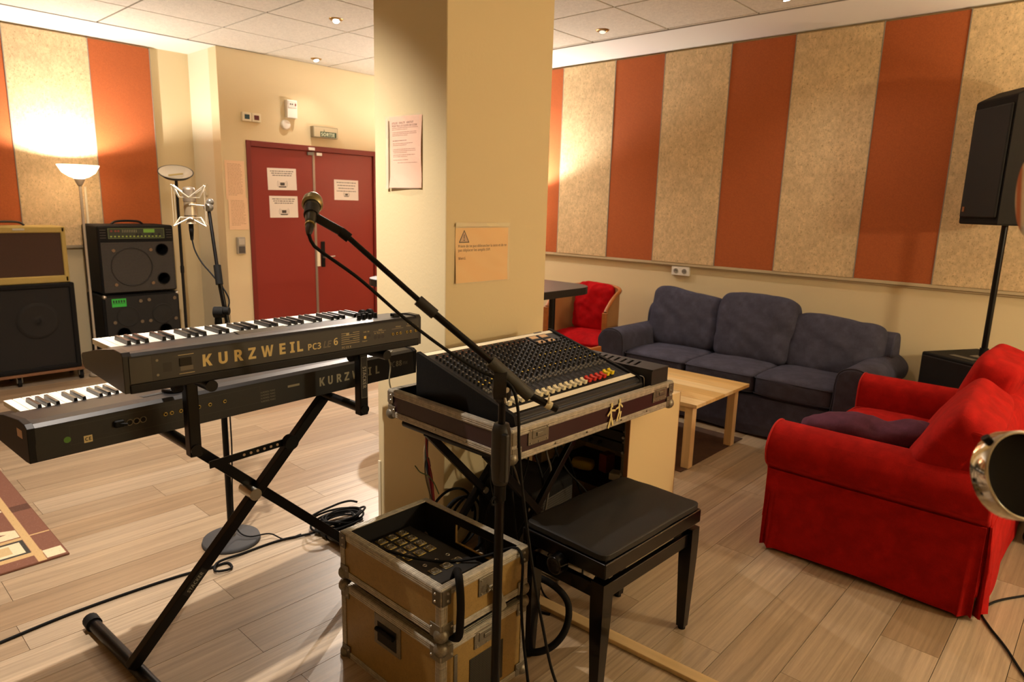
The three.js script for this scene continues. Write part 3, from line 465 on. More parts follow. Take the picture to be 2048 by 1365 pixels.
{
  // lower 88-key piano. origin at its rear bottom left edge as seen here
  const L = 1.40, t = thing('stage_piano', 'long black stage piano on the lower tier of the keyboard stand', 'keyboard', [0.391, 0.85, -2.075], 0.072);
  const prof = [[0, 0], [0.0, 0.095], [-0.012, 0.104], [-0.05, 0.106], [-0.200, 0.093], [-0.202, 0.06], [-0.368, 0.055], [-0.375, 0.045], [-0.37, 0.022], [-0.35, 0.012], [-0.03, 0]];
  const cheek = [[0, 0], [0.004, 0.097], [-0.012, 0.107], [-0.06, 0.110], [-0.19, 0.096], [-0.31, 0.070], [-0.385, 0.048], [-0.383, 0.026], [-0.36, 0.010], [-0.03, -0.002]];
  const side = (pts, len, x) => { const g = ext(pts.map(([z, y]) => [-z, y]), len, 0.0015); g.rotateY(Math.PI / 2); g.translate(x, 0, 0); return g; };   // outline (depth, height) swept along x
  mesh('body', [side(prof, L - 0.03, 0.015)], M(0x0f0d0e, 0.42), t);
  mesh('end_cheek', [side(cheek, 0.016, 0)], mat.black, t); mesh('end_cheek', [side(cheek, 0.016, L - 0.016)], mat.black, t);
  keys(t, 1.265, 52, 0.02345, -0.364, -0.204, 0.091, 5);
  panelPrint('rear_panel', 1.37, 0.088, 1450, (x, w, h) => {
    const S = 1450; x.fillStyle = '#12110f'; x.fillRect(0, 0, w, h); x.strokeStyle = '#2e2c27'; x.lineWidth = 2; x.strokeRect(w * 0.06, h * 0.14, w * 0.42, h * 0.62);
    x.fillStyle = '#4c7d22'; x.beginPath(); x.arc(0.075 * S, h * 0.56, 13, 0, 7); x.fill(); x.fillStyle = '#cdbb86'; x.fillRect(0.115 * S, h * 0.56, 32, 30); x.fillStyle = '#2a2416'; x.font = 'bold 22px sans-serif'; x.textBaseline = 'middle'; x.fillText('CE', 0.117 * S, h * 0.68, 26);
    x.fillStyle = '#0b0b0b'; x.fillRect(0.165 * S, h * 0.34, 24, 34); x.fillRect(0.205 * S, h * 0.3, 60, 44);
    x.fillStyle = '#8f8972'; x.font = '13px sans-serif'; for (let i = 0; i < 4; i++) x.fillText('KURZWEIL PIANO', 0.66 * S, h * (0.4 + i * 0.12), 80); x.fillRect(0.765 * S, h * 0.34, 70, 12);
    x.fillStyle = '#98937c'; x.font = '900 64px sans-serif'; const wd = 'KURZWEIL'; [...wd].forEach((c, i) => x.fillText(c, (0.895 + i * 0.0385 - (i > 6 ? 0.004 : 0)) * S, h * 0.5, 38));
    x.font = '46px sans-serif'; x.fillStyle = '#7f7a68'; x.fillText('PC', 1.235 * S, h * 0.42, 46); x.font = 'bold 46px sans-serif'; x.fillText('88', 1.27 * S, h * 0.42, 50); x.font = '30px sans-serif'; x.fillText('mx', 1.308 * S, h * 0.44, 40);
  }, t, { at: [L / 2, 0.05, 0.002], rough: 0.45 });
  const jp = new THREE.Group();
  for (const x of [0.252, 0.271, 0.290]) { const d = mesh('midi_socket', [tor(0.0085, 0.0016, [x, 0.056, 0.003], null, 20)], mat.zinc, t); mesh('hole_shade_disc', [cyl(0.0075, 0.0075, 0.001, [x, 0.056, 0.0032], 14, [Math.PI / 2, 0, 0])], M(0x050505, 0.8), d); }  // same dark disc inside each MIDI ring, shade of the opening as colour
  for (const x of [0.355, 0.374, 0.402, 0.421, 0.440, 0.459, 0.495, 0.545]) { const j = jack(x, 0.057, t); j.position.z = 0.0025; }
  for (let i = 0; i < 5; i++) mesh('vent_slot', [b6(0.32, 0.39, 0.1035 - i * 0.0012, 0.1068 - i * 0.0012, -0.06 - i * 0.009, -0.056 - i * 0.009)], M(0x2c2a27, 0.7), t);
  mesh('power_plug', [bx(0.026, 0.02, 0.014, [0.222, 0.06, 0.008], 0.004), rod([0.222, 0.06, 0.012], [0.24, 0.057, 0.02], 0.004)], mat.rubber, t);
  mesh('mod_wheel', [cyl(0.018, 0.018, 0.01, [1.33, 0.089, -0.14], 20, [0, 0, Math.PI / 2])], mat.rubber, t);
  mesh('side_sticker', [b6(-0.002, 0.0002, 0.062, 0.085, -0.075, -0.035)], M(0xc9a58c, 0.6), t);
  const pc = thing('tape_puck', 'small round black puck lying on the lower stage piano', 'puck', [0.80, 0.953, -2.17]); mesh('disc', [lathe([[0, 0], [0.03, 0], [0.034, 0.004], [0.034, 0.011], [0.03, 0.015], [0, 0.015]], null, 28)], mat.blackGloss, pc); mesh('top_ring', [tor(0.022, 0.0016, [0, 0.0152, 0], [Math.PI / 2, 0, 0], 28)], mat.steel, pc);
}
{
  // upper 61-key synthesizer
  const L = 0.95, t = thing('synthesizer', 'black synthesizer with big cream lettering on the upper tier of the stand', 'keyboard', [0.546, 1.075, -1.785], 0.01);
  const side = (pts, len, x, b = 0.0015) => { const g = ext(pts.map(([z, y]) => [-z, y]), len, b); g.rotateY(Math.PI / 2); g.translate(x, 0, 0); return g; };
  const prof = [[0, 0.004], [0.0, 0.092], [-0.008, 0.099], [-0.03, 0.100], [-0.163, 0.0895], [-0.166, 0.058], [-0.31, 0.055], [-0.318, 0.048], [-0.315, 0.024], [-0.30, 0.014], [-0.01, 0]];
  const cheek = [[0, 0], [0.0, 0.094], [-0.008, 0.103], [-0.06, 0.104], [-0.19, 0.082], [-0.312, 0.054], [-0.322, 0.046], [-0.318, 0.02], [-0.30, 0.012], [-0.02, 0]];
  const shell = M(0x151312, 0.38);
  mesh('body', [side(prof, L - 0.034, 0.017)], shell, t); mesh('end_cheek', [side(cheek, 0.018, 0)], shell, t); mesh('end_cheek', [side(cheek, 0.018, L - 0.018)], shell, t);
  mesh('bottom_tray', [b6(0.01, L - 0.01, -0.003, 0.022, -0.29, 0.003, 0.004)], mat.black, t);
  keys(t, 0.84, 36, 0.0226, -0.316, -0.168, 0.089, 0);
  panelPrint('rear_panel', 0.925, 0.066, 2000, (x, w, h) => {
    const S = 2000, X = m => m * S; x.fillStyle = '#2b2924'; x.fillRect(0, 0, w, h); x.fillStyle = '#39362e'; x.fillRect(0, 0, X(0.052), h); x.strokeStyle = '#1a1917'; x.lineWidth = 2; x.strokeRect(0, 0, X(0.052), h);
    x.fillStyle = '#17150f'; x.fillRect(X(0.078), h * 0.36, X(0.022), h * 0.36); x.fillStyle = '#2d2b25'; x.fillRect(X(0.115), h * 0.2, X(0.045), h * 0.62); x.fillStyle = '#60594a'; x.fillRect(X(0.121), h * 0.6, X(0.033), h * 0.18); x.fillStyle = '#c9b883'; x.fillRect(X(0.117), h * 0.13, X(0.04), 3); x.fillRect(X(0.117), h * 0.88, X(0.04), 3);
    x.fillStyle = '#7d765f'; for (const q of [0.22, 0.8]) { x.beginPath(); x.arc(X(0.065), h * q, 7, 0, 7); x.fill(); }
    x.fillStyle = '#cdb877'; x.textBaseline = 'middle'; x.font = '900 88px sans-serif'; [...'KURZWEIL'].forEach((c, i) => x.fillText(c, X(0.176 + [0, 0.043, 0.087, 0.13, 0.17, 0.222, 0.258, 0.279][i]), h * 0.5, X(0.036)));
    x.font = 'bold 54px sans-serif'; x.fillText('PC3', X(0.492), h * 0.62, X(0.048)); x.strokeStyle = '#8d8266'; x.lineWidth = 2; x.font = 'italic 54px sans-serif'; x.strokeText('LE', X(0.545), h * 0.6, X(0.032)); x.fillStyle = '#cdb877'; x.font = 'bold 62px sans-serif'; x.fillText('6', X(0.583), h * 0.54, X(0.018));
    x.fillStyle = '#a5966a'; x.font = '10px sans-serif'; for (let i = 0; i < 6; i++) { x.fillRect(X(0.612), h * (0.2 + i * 0.1), X(0.03 + 0.012 * (i % 3)), 4); x.fillRect(X(0.655), h * (0.2 + i * 0.1), X(0.025), 4); } x.fillRect(X(0.63), h * 0.2, 22, 18); x.font = 'bold 20px sans-serif'; x.fillText('FC CE X', X(0.613), h * 0.88, X(0.05));
    x.font = 'bold 13px sans-serif'; x.fillStyle = '#b09f6c'; x.fillText('USB  SD', X(0.695), h * 0.28, X(0.03)); x.fillText('Computer', X(0.69), h * 0.72, X(0.02)); x.fillText('MIDI', X(0.755), h * 0.28); x.fillText('In  Thru  Out', X(0.738), h * 0.42, X(0.05)); x.fillText('PEDALS', X(0.826), h * 0.24); x.fillText('Balanced', X(0.876), h * 0.16, X(0.026)); x.fillText('Analog Outputs', X(0.872), h * 0.27, X(0.032)); x.fillText('Headphones', X(0.905), h * 0.38, X(0.02)); x.strokeStyle = '#8d8266'; x.strokeRect(X(0.81), h * 0.33, X(0.048), 1); x.strokeRect(X(0.735), h * 0.33, X(0.05), 1);
    x.fillStyle = '#060606'; for (const q of [0.742, 0.757, 0.772]) { x.beginPath(); x.arc(X(q), h * 0.62, 13, 0, 7); x.fill(); } x.fillRect(X(0.712), h * 0.42, 22, 16);
  }, t, { at: [L / 2, 0.056, 0.0022], rough: 0.4 });
  mesh('usb_socket', [b6(0.708, 0.718, 0.048, 0.058, 0.002, 0.004, 0.001)], mat.gold, t);
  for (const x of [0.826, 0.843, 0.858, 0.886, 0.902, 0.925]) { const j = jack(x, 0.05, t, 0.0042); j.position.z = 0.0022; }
  mesh('mains_inlet', [b6(0.131, 0.163, 0.050, 0.072, 0.001, 0.004, 0.002)], mat.blackGloss, t);
  for (const [x, z] of [[0.86, -0.11], [0.876, -0.11], [0.892, -0.11], [0.84, -0.08], [0.86, -0.08], [0.885, -0.08], [0.91, -0.085]]) mesh('control_knob', [cyl(0.006, 0.007, 0.016, [x - 0.09, 0.104, z], 14)], mat.rubber, t);
  for (const x of [0.795, 0.825]) mesh('mod_wheel', [cyl(0.02, 0.02, 0.012, [x + 0.005, 0.099, -0.13], 20, [0, 0, Math.PI / 2])], mat.rubber, t);
  mesh('ribbon_clip', [b6(0.855, 0.885, 0.1, 0.112, -0.05, -0.03, 0.003)], mat.black, t);
  mesh('display_bezel', [bx(0.16, 0.003, 0.05, [0.42, 0.0955, -0.1], 0.001, [0.08, 0, 0])], mat.blackGloss, t);
}
{
  // X stand
  const t = thing('keyboard_stand', 'black X-shaped keyboard stand with two tiers', 'keyboard stand', [1.07, 0, -2.22]), z = 0, m = mat.blackSatin;
  const P = (x, y, zz) => [x - 1.07, y, zz];
  mesh('cross_leg', [bar(P(0.615, 0.045, 0.018), P(1.365, 0.832, 0.018), 0.036, 0.034)], m, t);
  mesh('cross_leg', [bar(P(0.765, 0.832, -0.02), P(1.59, 0.045, -0.02), 0.036, 0.034)], m, t);
  mesh('pivot_bolt', [cyl(0.022, 0.022, 0.09, P(1.055, 0.522, 0), 18, [Math.PI / 2, 0, 0])], mat.steel, t);
  for (const [x, dx] of [[0.635, 0.02], [1.595, 0]]) { mesh('foot_bar', [rod(P(x - dx, 0.026, -0.37), P(x + dx, 0.026, 0.30), 0.021)], m, t); for (const zz of [-0.37, 0.30]) mesh('foot_cap', [rod(P(x + dx * (zz > 0 ? 1 : -1), 0.027, zz - 0.022), P(x + dx * (zz > 0 ? 1 : -1), 0.027, zz + 0.022), 0.027)], mat.rubber, t); }
  for (const x of [0.765, 1.355]) {
    mesh('lower_arm', [rod(P(x, 0.832, -0.27), P(x, 0.832, 0.29), 0.0165)], m, t);
    mesh('upright', [b6(P(x)[0] - 0.017, P(x)[0] + 0.017, 0.81, 1.045, 0.25, 0.285, 0.004)], m, t);
    mesh('upper_arm', [rod(P(x, 1.053, 0.09), P(x, 1.053, 0.42), 0.0165)], m, t);
    mesh('clamp_knob', [cyl(0.02, 0.02, 0.022, P(x - 0.035, 1.03, 0.267), 16, [0, 0, Math.PI / 2])], mat.rubber, t);
  }
  const strut = mesh('locking_strut', [bar(P(0.90, 0.676, 0.042), P(1.185, 0.690, 0.042), 0.026, 0.005, [0, 0, 1], 0.001)], m, t);
  for (let i = 0; i < 6; i++) mesh('strut_hole', [cyl(0.005, 0.005, 0.0065, P(1.02 + i * 0.025, 0.682 + i * 0.0012, 0.042), 10, [Math.PI / 2, 0, 0])], M(0xb59c80, 0.8), strut);
  mesh('locking_knob', [cyl(0.026, 0.026, 0.03, P(1.19, 0.69, 0.055), 18, [Math.PI / 2, 0, 0])], mat.rubber, t);
  const pr = panelPrint('maker_print', 0.034 * 0.8, 0.15, 2200, (x, w, h) => { x.fillStyle = '#141313'; x.fillRect(0, 0, w, h); x.strokeStyle = '#7c786c'; x.lineWidth = 3; x.strokeRect(3, 3, w - 6, h - 6); x.save(); x.translate(w / 2, h * 0.5); x.rotate(Math.PI / 2); x.fillStyle = '#8d897c'; x.font = 'bold 42px sans-serif'; x.textAlign = 'center'; x.textBaseline = 'middle'; x.fillText('STACKER', 0, 0, h * 0.9); x.restore(); }, t, { at: [1.355 - 1.07, 0.95, 0.2865] });
  const p2 = panelPrint('leg_print', 0.10, 0.026, 2200, (x, w, h) => { x.fillStyle = '#121111'; x.fillRect(0, 0, w, h); x.fillStyle = '#8d897c'; x.font = 'bold 40px sans-serif'; x.textAlign = 'center'; x.textBaseline = 'middle'; x.fillText('STACKER', w / 2, h / 2, w * 0.95); }, t, { at: [0.83 - 1.07, 0.27, 0.0362], rot: [0, 0, Math.atan2(0.787, 0.75)] });
}
// ---------------------------------------------------------------- flight cases
function aluBar(a, b, n1, n2, w = 0.024) {                    // angle trim along an edge a-b, leaves on the faces with outward normals n1 and n2
  const g = [], A = V(...a), Bv = V(...b), N1 = V(...n1), N2 = V(...n2), o = 0.0018;
  for (const [n, s] of [[N1, N2], [N2, N1]]) {
    const off = n.clone().multiplyScalar(o).addScaledVector(s, -w / 2 + o); const p = A.clone().add(off), q = Bv.clone().add(off);
    g.push(bar(p.toArray(), q.toArray(), w, 0.0034, n.toArray(), 0.001));
    for (const k of [-0.28, 0.02, 0.3]) { const o2 = n.clone().multiplyScalar(o + 0.002).addScaledVector(s, -w / 2 + o + k * w); g.push(bar(A.clone().add(o2).toArray(), Bv.clone().add(o2).toArray(), 0.0032, 0.0016, n.toArray(), 0.0005)); }
  }
  return g;
}
const rivet = (p, n, parent, r = 0.0045) => mesh('rivet', [rod(p, V(...p).addScaledVector(V(...n), 0.0035).toArray(), r, 10, r * 0.6)], mat.steel, parent);
function ballCorner(c, s, parent) {                           // s = outward signs
  const m = [sph(0.024, [c[0] - s[0] * 0.008, c[1] - s[1] * 0.008, c[2] - s[2] * 0.008], [1, 1, 1], 16)];
  m.push(bx(0.045, 0.045, 0.004, [c[0] - s[0] * 0.022, c[1] - s[1] * 0.022, c[2] + s[2] * 0.004], 0.0015)); m.push(bx(0.004, 0.045, 0.045, [c[0] + s[0] * 0.004, c[1] - s[1] * 0.022, c[2] - s[2] * 0.022], 0.0015));
  const b = mesh('ball_corner', m, mat.zinc, parent);
  rivet([c[0] - s[0] * 0.037, c[1] - s[1] * 0.03, c[2] + s[2] * 0.006], [0, 0, s[2]], b); rivet([c[0] + s[0] * 0.006, c[1] - s[1] * 0.03, c[2] - s[2] * 0.037], [s[0], 0, 0], b); return b;
}
const latch = (x, y, z, parent, open = false) => {            // on a +z face
  const l = mesh('latch', [bx(0.105, 0.062, 0.005, [x, y, z + 0.002], 0.004)], mat.zinc, parent);
  for (const [dx, dy] of [[-0.042, -0.022], [0.042, -0.022], [-0.042, 0.022], [0.042, 0.022], [0, -0.024]]) rivet([x + dx, y + dy, z + 0.0045], [0, 0, 1], l, 0.004);
  if (open) { mesh('latch_hook', [tor(0.014, 0.0035, [x - 0.02, y - 0.004, z + 0.02], [0.5, 0, 0.4], 20), bx(0.034, 0.085, 0.004, [x + 0.02, y - 0.055, z + 0.022], 0.0015, [-0.22, 0, 0.22]), cyl(0.008, 0.008, 0.008, [x + 0.024, y - 0.062, z + 0.026], 14, [Math.PI / 2, 0, 0])], mat.zinc, l); }
  else mesh('latch_dish', [bx(0.07, 0.032, 0.006, [x, y + 0.006, z + 0.004], 0.003), bx(0.03, 0.014, 0.006, [x, y + 0.004, z + 0.008], 0.002)], M(0x7d786c, 0.45, { metalness: 0.8 }), l);
  return l;
};
function flightCase(t, w, h, d, panel, open, holeSide) {      // base centred on x and z, y from 0
  const X = w / 2, Z = d / 2, th = 0.009, inner = M(0x0f0e0d, 0.9);
  mesh('floor_panel', [b6(-X, X, 0, th, -Z, Z)], inner, t);
  const wall = (n, x0, x1, z0, z1) => mesh(n, [b6(x0, x1, 0, h, z0, z1)], panel, t, { uv: 1 });
  wall('side_panel', -X, -X + th, -Z, Z);
  if (holeSide) mesh('side_panel', [b6(X - th, X, 0, 0.045, -Z, Z), b6(X - th, X, 0.115, h, -Z, Z), b6(X - th, X, 0.045, 0.115, -Z, -0.08), b6(X - th, X, 0.045, 0.115, 0.14, Z)], panel, t); else wall('side_panel', X - th, X, -Z, Z);
  wall('side_panel', -X, X, -Z, -Z + th); wall('side_panel', -X, X, Z - th, Z);
  if (open) mesh('foam_lining', [b6(-X + th, -X + th + 0.002, th, h - 0.008, -Z + th, Z - th), b6(-X + th, X - th, th, h - 0.008, -Z + th, -Z + th + 0.002), b6(-X + th, X - th, th, h - 0.008, Z - th - 0.002, Z - th), ...(holeSide ? [b6(X - th - 0.002, X - th, th, 0.043, -Z + th, Z - th), b6(X - th - 0.002, X - th, 0.117, h - 0.008, -Z + th, Z - th), b6(X - th - 0.002, X - th, 0.043, 0.117, -Z + th, -0.082), b6(X - th - 0.002, X - th, 0.043, 0.117, 0.142, Z - th)] : [b6(X - th - 0.002, X - th, th, h - 0.008, -Z + th, Z - th)])], inner, t);
  else mesh('lid_panel', [b6(-X, X, h - th, h, -Z, Z)], M(0x1a1715, 0.8), t);
  const E = (a, b, n1, n2) => mesh('edge_trim', aluBar(a, b, n1, n2), mat.alu, t, { uv: 3 });
  for (const y of [0, h]) { const ny = [0, y ? 1 : -1, 0]; for (const s of [-1, 1]) { E([s * X, y, -Z], [s * X, y, Z], ny, [s, 0, 0]); E([-X, y, s * Z], [X, y, s * Z], ny, [0, 0, s]); } }
  for (const sx of [-1, 1]) for (const sz of [-1, 1]) { E([sx * X, 0, sz * Z], [sx * X, h, sz * Z], [sx, 0, 0], [0, 0, sz]); }
}
{
  const g = 'amber flight cases stacked on the floor';
  let t = thing('flight_case', 'lower closed amber flight case with a mesh vent', 'flight case', [1.3675, 0, -1.578]);
  flightCase(t, 0.375, 0.272, 0.51, mat.case, false); const X = 0.1875, Z = 0.255;
  for (const sx of [-1, 1]) for (const sz of [-1, 1]) { ballCorner([sx * X, 0.0, sz * Z], [sx, -1, sz], t); ballCorner([sx * X, 0.272, sz * Z], [sx, 1, sz], t); }
  const h = mesh('handle_dish', [bx(0.006, 0.11, 0.135, [-X - 0.002, 0.195, -0.0], 0.003)], mat.zinc, t); mesh('well_shade_plate', [bx(0.006, 0.072, 0.1, [-X - 0.003, 0.19, 0], 0.002)], M(0x15130f, 0.8), h); mesh('grip', [rod([-X - 0.014, 0.205, -0.045], [-X - 0.014, 0.205, 0.045], 0.007)], mat.rubber, h);  // dark plate stands proud; the shade of a sunken grip is in its colour
  latch(0.0, 0.232, Z, t); mesh('mesh_vent', [bx(0.15, 0.14, 0.004, [0.005, 0.105, Z + 0.001], 0.0015)], mat.meshV, t, { uv: 1 });
  mesh('strap_plate', [bx(0.014, 0.13, 0.004, [-0.13, 0.16, Z + 0.002], 0.001)], mat.zinc, t);
  t = thing('flight_case', 'upper open amber flight case tray holding the stage box', 'flight case', [1.3675, 0.306, -1.578]);
  flightCase(t, 0.375, 0.155, 0.51, mat.case, true, true);
  for (const sx of [-1, 1]) for (const sz of [-1, 1]) { ballCorner([sx * X, -0.002, sz * Z], [sx, -1, sz], t); const c = mesh('corner_plate', [bx(0.034, 0.05, 0.004, [sx * (X - 0.016), 0.13, sz * (Z + 0.005)], 0.001), bx(0.004, 0.05, 0.034, [sx * (X + 0.005), 0.13, sz * (Z - 0.016)], 0.001)], M(0x5d564b, 0.5, { metalness: 0.6 }), t); for (const y of [0.118, 0.142]) { rivet([sx * (X - 0.02), y, sz * (Z + 0.007)], [0, 0, sz], c); rivet([sx * (X + 0.007), y, sz * (Z - 0.02)], [sx, 0, 0], c); } }
  latch(0.015, 0.10, Z, t, true);
  // stage box with its connectors
  t = thing('stage_box', 'black stage box with rows of round metal connectors inside the open case', 'stage box', [1.335, 0.3155, -1.60]);
  mesh('box', [b6(-0.115, 0.115, 0, 0.085, -0.20, 0.17, 0.004)], M(0x1a1815, 0.6), t);
  const conn = (x, z, big) => { const p = mesh('connector_plate', [bx(0.034, 0.003, 0.034, [x, 0.0865, z], 0.001)], big ? M(0x9a8f6c, 0.45, { metalness: 0.6 }) : mat.gold, t); mesh('connector', [tor(0.0125, 0.0028, [x, 0.0885, z], [Math.PI / 2, 0, 0], 20), cyl(0.0035, 0.0035, 0.003, [x, 0.0885, z + 0.005], 8), cyl(0.0035, 0.0035, 0.003, [x - 0.005, 0.0885, z - 0.003], 8), cyl(0.0035, 0.0035, 0.003, [x + 0.005, 0.0885, z - 0.003], 8)], mat.zinc, p); };
  for (let i = 0; i < 4; i++) for (let j = 0; j < 4; j++) conn(-0.08 + i * 0.045, -0.17 + j * 0.05, false);
  for (let i = 0; i < 4; i++) { conn(-0.08 + i * 0.05, 0.105, true); mesh('jack_socket', [tor(0.006, 0.002, [-0.08 + i * 0.05, 0.0865, 0.055], [Math.PI / 2, 0, 0], 14)], mat.steel, t); }
  mesh('side_cover', [b6(0.119, 0.162, 0, 0.05, -0.20, 0.17, 0.003)], M(0x211e1a, 0.8), t);
  // multicore and patch leads
  tag(mesh('multicore_cable', [tube([[1.272, 0.37, -1.402], [1.272, 0.43, -1.375], [1.262, 0.483, -1.345], [1.24, 0.484, -1.314], [1.232, 0.44, -1.298], [1.232, 0.36, -1.297], [1.225, 0.30, -1.300], [1.232, 0.293, -1.36], [1.35, 0.2945, -1.42], [1.5, 0.2945, -1.44], [1.60, 0.29, -1.43], [1.70, 0.262, -1.36], [1.745, 0.19, -1.29], [1.72, 0.11, -1.27], [1.675, 0.05, -1.29], [1.63, 0.02, -1.34], [1.60, 0.0135, -1.45], [1.60, 0.0135, -1.62]], 0.0125, 140, 10)], mat.rubber), 'thick black multicore cable hooked over the flight case rim', 'cable');
  tag(mesh('patch_lead', [tube([[1.215, 0.405, -1.70], [1.215, 0.432, -1.70], [1.235, 0.438, -1.66], [1.30, 0.415, -1.58], [1.38, 0.405, -1.50], [1.46, 0.425, -1.42], [1.50, 0.455, -1.365], [1.51, 0.470, -1.325], [1.508, 0.44, -1.302], [1.49, 0.30, -1.285], [1.47, 0.12, -1.24], [1.45, 0.008, -1.19], [1.40, 0.006, -1.08], [1.25, 0.006, -1.0]], 0.0048, 120)], mat.rubber), 'thin black lead running across the open flight case', 'cable');
  const pl = thing('jack_plug', 'brass jack plug standing in the open flight case', 'plug', [1.215, 0.3155, -1.70]); mesh('stem', [rod([0, 0, 0], [0, 0.06, 0], 0.008)], mat.rubber, pl); mesh('barrel', [rod([0, 0.06, 0], [0, 0.095, 0], 0.007)], mat.gold, pl);
}
// ---------------------------------------------------------------- mixing desk in its case tray
const RT = -0.026;                                            // tray turned slightly
{
  const W = 1.0, D = 0.68, Hh = 0.105, t = thing('mixer_tray', 'plum flight case tray with ridged metal edges holding the mixing desk', 'flight case', [2.075, 0.725, -1.742], RT);
  flightCase(t, W, Hh, D, mat.plum, true); const X = W / 2, Z = D / 2;
  for (const sx of [-1, 1]) for (const sz of [-1, 1]) { ballCorner([sx * X, 0, sz * Z], [sx, -1, sz], t); const c = mesh('corner_plate', [bx(0.034, 0.045, 0.004, [sx * (X - 0.016), 0.078, sz * (Z + 0.005)], 0.001), bx(0.004, 0.045, 0.034, [sx * (X + 0.005), 0.078, sz * (Z - 0.016)], 0.001)], mat.zinc, t); for (const y of [0.068, 0.088]) { rivet([sx * (X - 0.02), y, sz * (Z + 0.007)], [0, 0, sz], c); rivet([sx * (X + 0.007), y, sz * (Z - 0.02)], [sx, 0, 0], c); } }
  latch(-0.37, 0.068, Z, t); latch(0.40, 0.068, Z, t);
  for (const x of [-0.28, -0.1, 0.12, 0.3]) rivet([x, 0.014, Z + 0.0055], [0, 0, 1], t); for (const z of [-0.22, -0.05, 0.12]) rivet([-X - 0.0055, 0.014, z], [-1, 0, 0], t);
  // two little figures torn from masking tape
  const fig = (x, y, s, ph) => mesh('tape_figure', [bx(0.010, 0.05, 0.001, [0, 0.004, 0], 0, [0, 0, 0.1]), bx(0.012, 0.018, 0.0012, [0.002, 0.036, 0.0004], 0, [0, 0, 0.2]), bx(0.03, 0.008, 0.001, [-0.012, 0.008, 0.0006], 0, [0, 0, 0.75 + ph]), bx(0.028, 0.008, 0.001, [0.014, 0.014, 0.0006], 0, [0, 0, -0.2 + ph]), bx(0.009, 0.04, 0.001, [-0.009, -0.034, 0.0008], 0, [0, 0, -0.35]), bx(0.009, 0.036, 0.001, [0.009, -0.03, 0.0008], 0, [0, 0, 0.32 + ph])].map(g => g.scale(s, s, 1)), M(0xd9c98a, 0.8), t, { at: [x, y, Z + 0.0075], label: 'stick figure of yellow masking tape' });
  fig(0.045, 0.052, 1.0, 0); fig(0.098, 0.064, 0.9, -0.55);
}
{
  // mixing desk
  const w = 0.80, t = thing('mixing_desk', 'black mixing desk with white, red and yellow faders', 'mixer', [2.012, 0.736, -1.72], 0.0);
  const zf = 0.275, zb = -0.235, yf = 0.125, yb = 0.258, a = Math.atan2(yb - yf, zf - zb), Lp = Math.hypot(zf - zb, yb - yf);
  const prof = [[-zf, 0], [-zf, yf - 0.03], [-zf + 0.006, yf - 0.006], [-zf + 0.014, yf], [-zb - 0.004, yb], [-zb, yb - 0.004], [-zb, 0]];
  const sweep = (pts, len, x) => { const g = ext(pts, len, 0.001); g.rotateY(Math.PI / 2); g.translate(x, 0, 0); return g; };
  mesh('chassis', [sweep(prof, w - 0.03, -w / 2 + 0.015)], M(0x121110, 0.55), t);
  const cheek = [[-zf - 0.004, 0], [-zf - 0.004, yf - 0.028], [-zf + 0.004, yf], [-zf + 0.016, yf + 0.008], [-zb, yb + 0.008], [-zb + 0.004, yb], [-zb + 0.004, 0]];
  mesh('side_cheek', [sweep(cheek, 0.016, -w / 2)], mat.blackTex, t); mesh('side_cheek', [sweep(cheek, 0.016, w / 2 - 0.016)], mat.blackTex, t);
  mesh('arm_rest', [b6(-w / 2 + 0.012, w / 2 - 0.012, 0.01, yf - 0.012, zf - 0.02, zf + 0.012, 0.01)], M(0x121111, 0.45), t);
  const at = (u, v, h = 0) => [-w / 2 + 0.03 + u * (w - 0.06), yf + v * (yb - yf) + h * Math.cos(a), zf - v * (zf - zb) + h * Math.sin(a)];
  const tilt = (g, p) => place(g.rotateX(a), p);
  mesh('scribble_strip', [tilt(bx(w - 0.035, 0.0015, 0.026, null), at(0.5, 0.075, 0.001))], mat.cream, t); mesh('scribble_strip', [tilt(bx(w - 0.035, 0.0015, 0.022, null), at(0.5, 0.965, 0.001))], mat.cream, t);
  const N = 22, dark = [], cap = { grey: [], blue: [], brown: [], yellow: [] }, slots = [], btn = [], leds = [];
  for (let i = 0; i < N; i++) {
    const u = (i + 0.5) / N;
    for (let j = 0; j < 13; j++) {
      const v = 0.40 + j * 0.0405; if (i >= 16 && j > 10) continue;
      dark.push(tilt(cyl(0.0048, 0.0062, 0.013, null, 9), at(u, v, 0.0065)));
      const k = j > 10 ? 'brown' : (j < 2 && i < 3) || (j === 5 && i > 12) || (j === 1 && i > 6) ? 'yellow' : (j + i) % 7 < 3 ? 'blue' : 'grey'; cap[k].push(tilt(cyl(0.0034, 0.0036, 0.0016, null, 8), at(u, v, 0.0138)));
    }
    for (let j = 0; j < 3; j++) { btn.push(tilt(bx(0.006, 0.006, 0.006, null), at(u - 0.008, 0.325 + j * 0.024, 0.003))); if (j < 2) btn.push(tilt(bx(0.005, 0.005, 0.005, null), at(u + 0.010, 0.33 + j * 0.026, 0.003))); }
    slots.push(tilt(bx(0.0022, 0.0012, 0.088, null), at(u, 0.225, 0.0006)));
    for (let k = 0; k < 5; k++) slots.push(tilt(bx(0.010, 0.0006, 0.0008, null), at(u + 0.012, 0.15 + k * 0.035, 0.0004)));
  }
  mesh('rotary_knobs', dark, M(0x1b1a19, 0.5), t, { kind: 'stuff' });
  mesh('knob_caps', cap.grey, M(0x5f5b52, 0.5), t, { kind: 'stuff' }); mesh('knob_caps', cap.blue, M(0x4e565e, 0.5), t, { kind: 'stuff' }); mesh('knob_caps', cap.brown, M(0x7a4a34, 0.5), t, { kind: 'stuff' }); mesh('knob_caps', cap.yellow, M(0xc6ac42, 0.5), t, { kind: 'stuff' });
